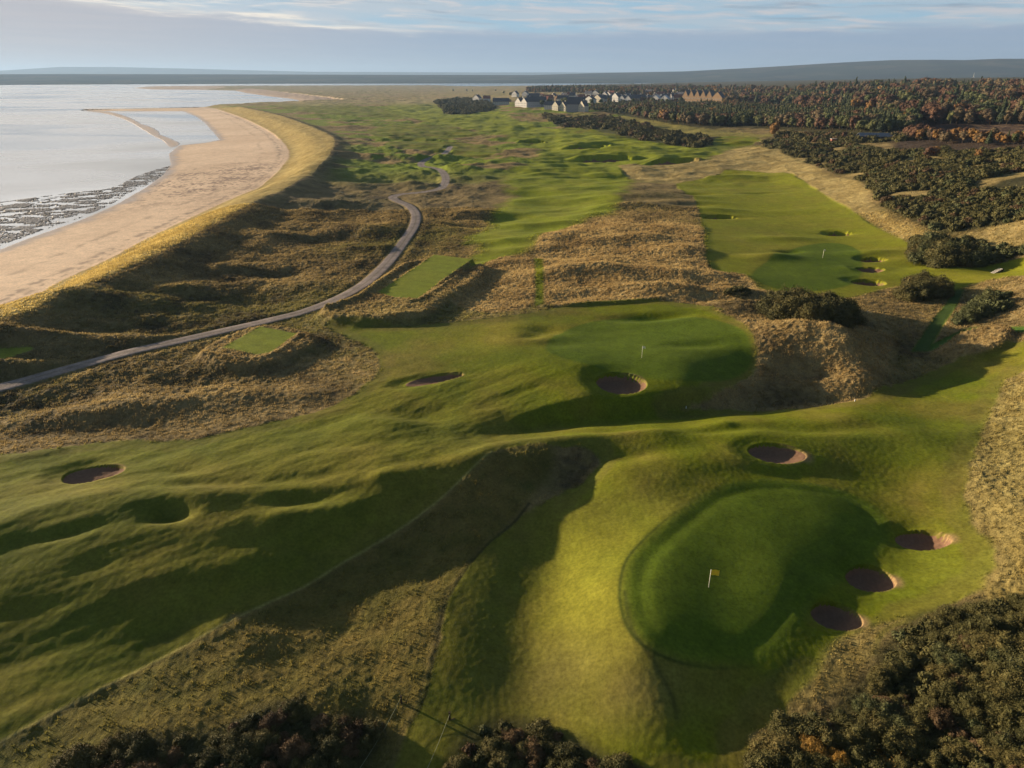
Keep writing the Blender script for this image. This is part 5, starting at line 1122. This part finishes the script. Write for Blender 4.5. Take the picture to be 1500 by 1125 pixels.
# ------------------------------------------------------------------ light and sky
sd_ = bpy.data.lights.new('sun', 'SUN'); so = bpy.data.objects.new('sun', sd_); COL.objects.link(so)
sd_.energy = 5.0; sd_.angle = math.radians(.6); sd_.color = (1, .80, .56)
sv = Vector((math.sin(SUN_AZ) * math.cos(SUN_EL), math.cos(SUN_AZ) * math.cos(SUN_EL), math.sin(SUN_EL)))
so.rotation_euler = sv.to_track_quat('Z', 'Y').to_euler()
w = bpy.data.worlds.new('World'); scene.world = w; w.use_nodes = True; nt = w.node_tree; L = nt.links.new
EXPO = 1.36
bg = nt.nodes['Background']; bg.inputs['Strength'].default_value = SKY_STR = .05
sky = N(nt, 'ShaderNodeTexSky', sky_type='NISHITA', sun_disc=False, sun_elevation=SUN_EL, sun_rotation=SUN_AZ, air_density=1.0, dust_density=.4, ozone_density=1.5)
tc = N(nt, 'ShaderNodeTexCoord'); sx = N(nt, 'ShaderNodeSeparateXYZ'); L(tc.outputs['Generated'], sx.inputs[0])
def math_(op, a, b=None, c=None):
    n = N(nt, 'ShaderNodeMath', operation=op)
    for i, v in enumerate((a, b, c)):
        if v is None: continue
        if isinstance(v, (int, float)): n.inputs[i].default_value = v
        else: L(v, n.inputs[i])
    return n.outputs[0]
zc = math_('MAXIMUM', sx.outputs[2], 0.0); den = math_('ADD', zc, .035)
u = math_('DIVIDE', sx.outputs[0], den); v = math_('DIVIDE', sx.outputs[1], den)
cv = N(nt, 'ShaderNodeCombineXYZ'); L(u, cv.inputs[0]); L(v, cv.inputs[1])
def cloud(scale, det, lo_, hi_, seed, dist=.6):
    n = N(nt, 'ShaderNodeTexNoise', i_Scale=scale, i_Detail=det, i_Roughness=.55, i_Distortion=dist)
    mp = N(nt, 'ShaderNodeMapping'); mp.inputs['Location'].default_value = (seed, seed * .7, 0); mp.inputs['Rotation'].default_value = (0, 0, .35); mp.inputs['Scale'].default_value = (.55, 1, 1); L(cv.outputs[0], mp.inputs[0]); L(mp.outputs[0], n.inputs['Vector'])
    r = N(nt, 'ShaderNodeMapRange', interpolation_type='SMOOTHSTEP'); r.inputs['From Min'].default_value = lo_; r.inputs['From Max'].default_value = hi_; L(n.outputs['Fac'], r.inputs['Value']); return r.outputs[0]
def rgbmix(f, a, b):
    n = N(nt, 'ShaderNodeMix', data_type='RGBA')
    if isinstance(f, float): n.inputs[0].default_value = f
    else: L(f, n.inputs[0])
    for s, i in ((a, 6), (b, 7)):
        if isinstance(s, tuple): n.inputs[i].default_value = (*s, 1)
        else: L(s, n.inputs[i])
    return n.outputs[2]
# left side of the sky is warmer; a grey deck with a lit edge lies low, broken pale cloud above it
lf = N(nt, 'ShaderNodeMapRange', interpolation_type='SMOOTHSTEP'); lf.inputs['From Min'].default_value = .05; lf.inputs['From Max'].default_value = -.62; L(sx.outputs[0], lf.inputs['Value'])
k = 1 / SKY_STR * 2 ** -EXPO
azm = math_('ARCTAN2', sx.outputs[0], sx.outputs[1])
def band(sa, se, det, lo_, hi_, seed, dist=.5):
    c = N(nt, 'ShaderNodeCombineXYZ'); L(math_('MULTIPLY', azm, sa), c.inputs[0]); L(math_('MULTIPLY_ADD', sx.outputs[2], se, math_('MULTIPLY', azm, se * .03)), c.inputs[1]); c.inputs[2].default_value = seed
    n = N(nt, 'ShaderNodeTexNoise', i_Scale=1.0, i_Detail=det, i_Roughness=.58, i_Distortion=dist); L(c.outputs[0], n.inputs['Vector'])
    r = N(nt, 'ShaderNodeMapRange', interpolation_type='SMOOTHSTEP'); r.inputs['From Min'].default_value = lo_; r.inputs['From Max'].default_value = hi_; L(n.outputs['Fac'], r.inputs['Value']); return r.outputs[0], n.outputs['Fac']
n_edge = band(7, 60, 6, .3, .7, 4.0)[1]
lift = math_('MULTIPLY', math_('MAXIMUM', math_('MULTIPLY_ADD', sx.outputs[0], -1.0, -.13), 0.0), .075)
t_ = math_('SUBTRACT', sx.outputs[2], math_('ADD', lift, .052)); t_ = math_('MULTIPLY_ADD', math_('SUBTRACT', n_edge, .5), .035, t_)
deck = N(nt, 'ShaderNodeMapRange', interpolation_type='SMOOTHSTEP'); deck.inputs['From Min'].default_value = -.004; deck.inputs['From Max'].default_value = .006; L(t_, deck.inputs['Value'])
edge = math_('POWER', 2.718, math_('MULTIPLY', math_('POWER', math_('DIVIDE', math_('ABSOLUTE', t_), .0042), 2.0), -1.0))
st, _ = band(9, 150, 7, .44, .62, 9.0); edge = math_('MULTIPLY', edge, math_('MULTIPLY_ADD', st, .8, .3))
lf2 = N(nt, 'ShaderNodeMapRange'); lf2.inputs['From Min'].default_value = .02; lf2.inputs['From Max'].default_value = -.3; lf2.inputs['To Min'].default_value = .12; L(sx.outputs[0], lf2.inputs['Value']); edge = math_('MULTIPLY', edge, lf2.outputs[0])
low = rgbmix(lf.outputs[0], (.31 * k, .41 * k, .55 * k), (.50 * k, .475 * k, .50 * k))
s2_, _ = band(6, 130, 5, .42, .68, 21.0); low = rgbmix(math_('MULTIPLY', s2_, .35), low, rgbmix(lf.outputs[0], (.38 * k, .45 * k, .56 * k), (.60 * k, .54 * k, .53 * k)))
blue = rgbmix(lf.outputs[0], (.33 * k, .53 * k, .68 * k), (.55 * k, .62 * k, .68 * k))
pale, _ = band(5, 75, 7, .36, .60, 31.0, .8); pale2, _ = band(11, 120, 7, .48, .64, 47.0, .6); greys, _ = band(7, 110, 5, .54, .70, 63.0, .4)
hi = rgbmix(math_('MULTIPLY', pale, .7), blue, rgbmix(lf.outputs[0], (.50 * k, .56 * k, .62 * k), (.66 * k, .66 * k, .68 * k)))
hi = rgbmix(math_('MULTIPLY', pale2, .75), hi, rgbmix(lf.outputs[0], (.66 * k, .62 * k, .62 * k), (1.0 * k, .92 * k, .80 * k)))
hi = rgbmix(math_('MULTIPLY', greys, .8), hi, (.30 * k, .37 * k, .45 * k))
near = rgbmix(deck.outputs[0], low, hi); near = rgbmix(edge, near, (1.0 * k, .90 * k, .76 * k))
upf = N(nt, 'ShaderNodeMapRange', interpolation_type='SMOOTHSTEP'); upf.inputs['From Min'].default_value = .16; upf.inputs['From Max'].default_value = .30; L(sx.outputs[2], upf.inputs['Value'])
s1 = rgbmix(upf.outputs[0], near, sky.outputs[0])
veil_dot = N(nt, 'ShaderNodeVectorMath', operation='DOT_PRODUCT'); L(tc.outputs['Generated'], veil_dot.inputs[0]); veil_dot.inputs[1].default_value = (math.sin(math.radians(-36)), math.cos(math.radians(-36)), .18)  # unseen bright cloud veil, added above the frame to brighten the sea
vl = N(nt, 'ShaderNodeMapRange', interpolation_type='SMOOTHSTEP'); vl.inputs['From Min'].default_value = .86; vl.inputs['From Max'].default_value = 1.02; L(veil_dot.outputs['Value'], vl.inputs['Value'])
el = N(nt, 'ShaderNodeMapRange', interpolation_type='SMOOTHSTEP'); el.inputs['From Min'].default_value = .09; el.inputs['From Max'].default_value = .17; L(sx.outputs[2], el.inputs['Value'])
vb = math_('MULTIPLY', vl.outputs[0], el.outputs[0]); vb = math_('MULTIPLY', vb, math_('MULTIPLY_ADD', band(3, 14, 4, .35, .65, 81.0)[0], .45, .55)); s1 = rgbmix(vb, s1, (3.0 * k, 2.75 * k, 2.5 * k))
s2 = s1
L(s2, bg.inputs['Color'])
scene.view_settings.view_transform = 'Standard'; scene.view_settings.look = 'None'; scene.view_settings.exposure = EXPO; scene.view_settings.gamma = 1
scene.cycles.max_bounces = 5; scene.cycles.diffuse_bounces = 2; scene.cycles.use_adaptive_sampling = True; scene.cycles.use_denoising = True
# ------------------------------------------------------------------ air: an even pale volume round the place
m, ntv, b = nodes('air'); ntv.nodes.remove(b); pv = N(ntv, 'ShaderNodeVolumePrincipled'); pv.inputs['Color'].default_value = (.34, .50, .74, 1); pv.inputs['Density'].default_value = 5.5e-5; pv.inputs['Anisotropy'].default_value = .2
ntv.links.new(pv.outputs[0], ntv.nodes['Material Output'].inputs['Volume'])
hx, hy0, hy1, hz0, hz1 = 36000, -36000, 36000, -8, 420
vb_ = np.array([(x, y, z) for z in (hz0, hz1) for y in (hy0, hy1) for x in (-hx, hx)]); fb = np.array([(0, 2, 3, 1), (4, 5, 7, 6), (0, 1, 5, 4), (2, 6, 7, 3), (0, 4, 6, 2), (1, 3, 7, 5)])
hz_o = mesh_np('haze', vb_, fb, m, smooth_=False); hz_o['kind'] = 'stuff'
print('done', round(time.time() - T0, 1))
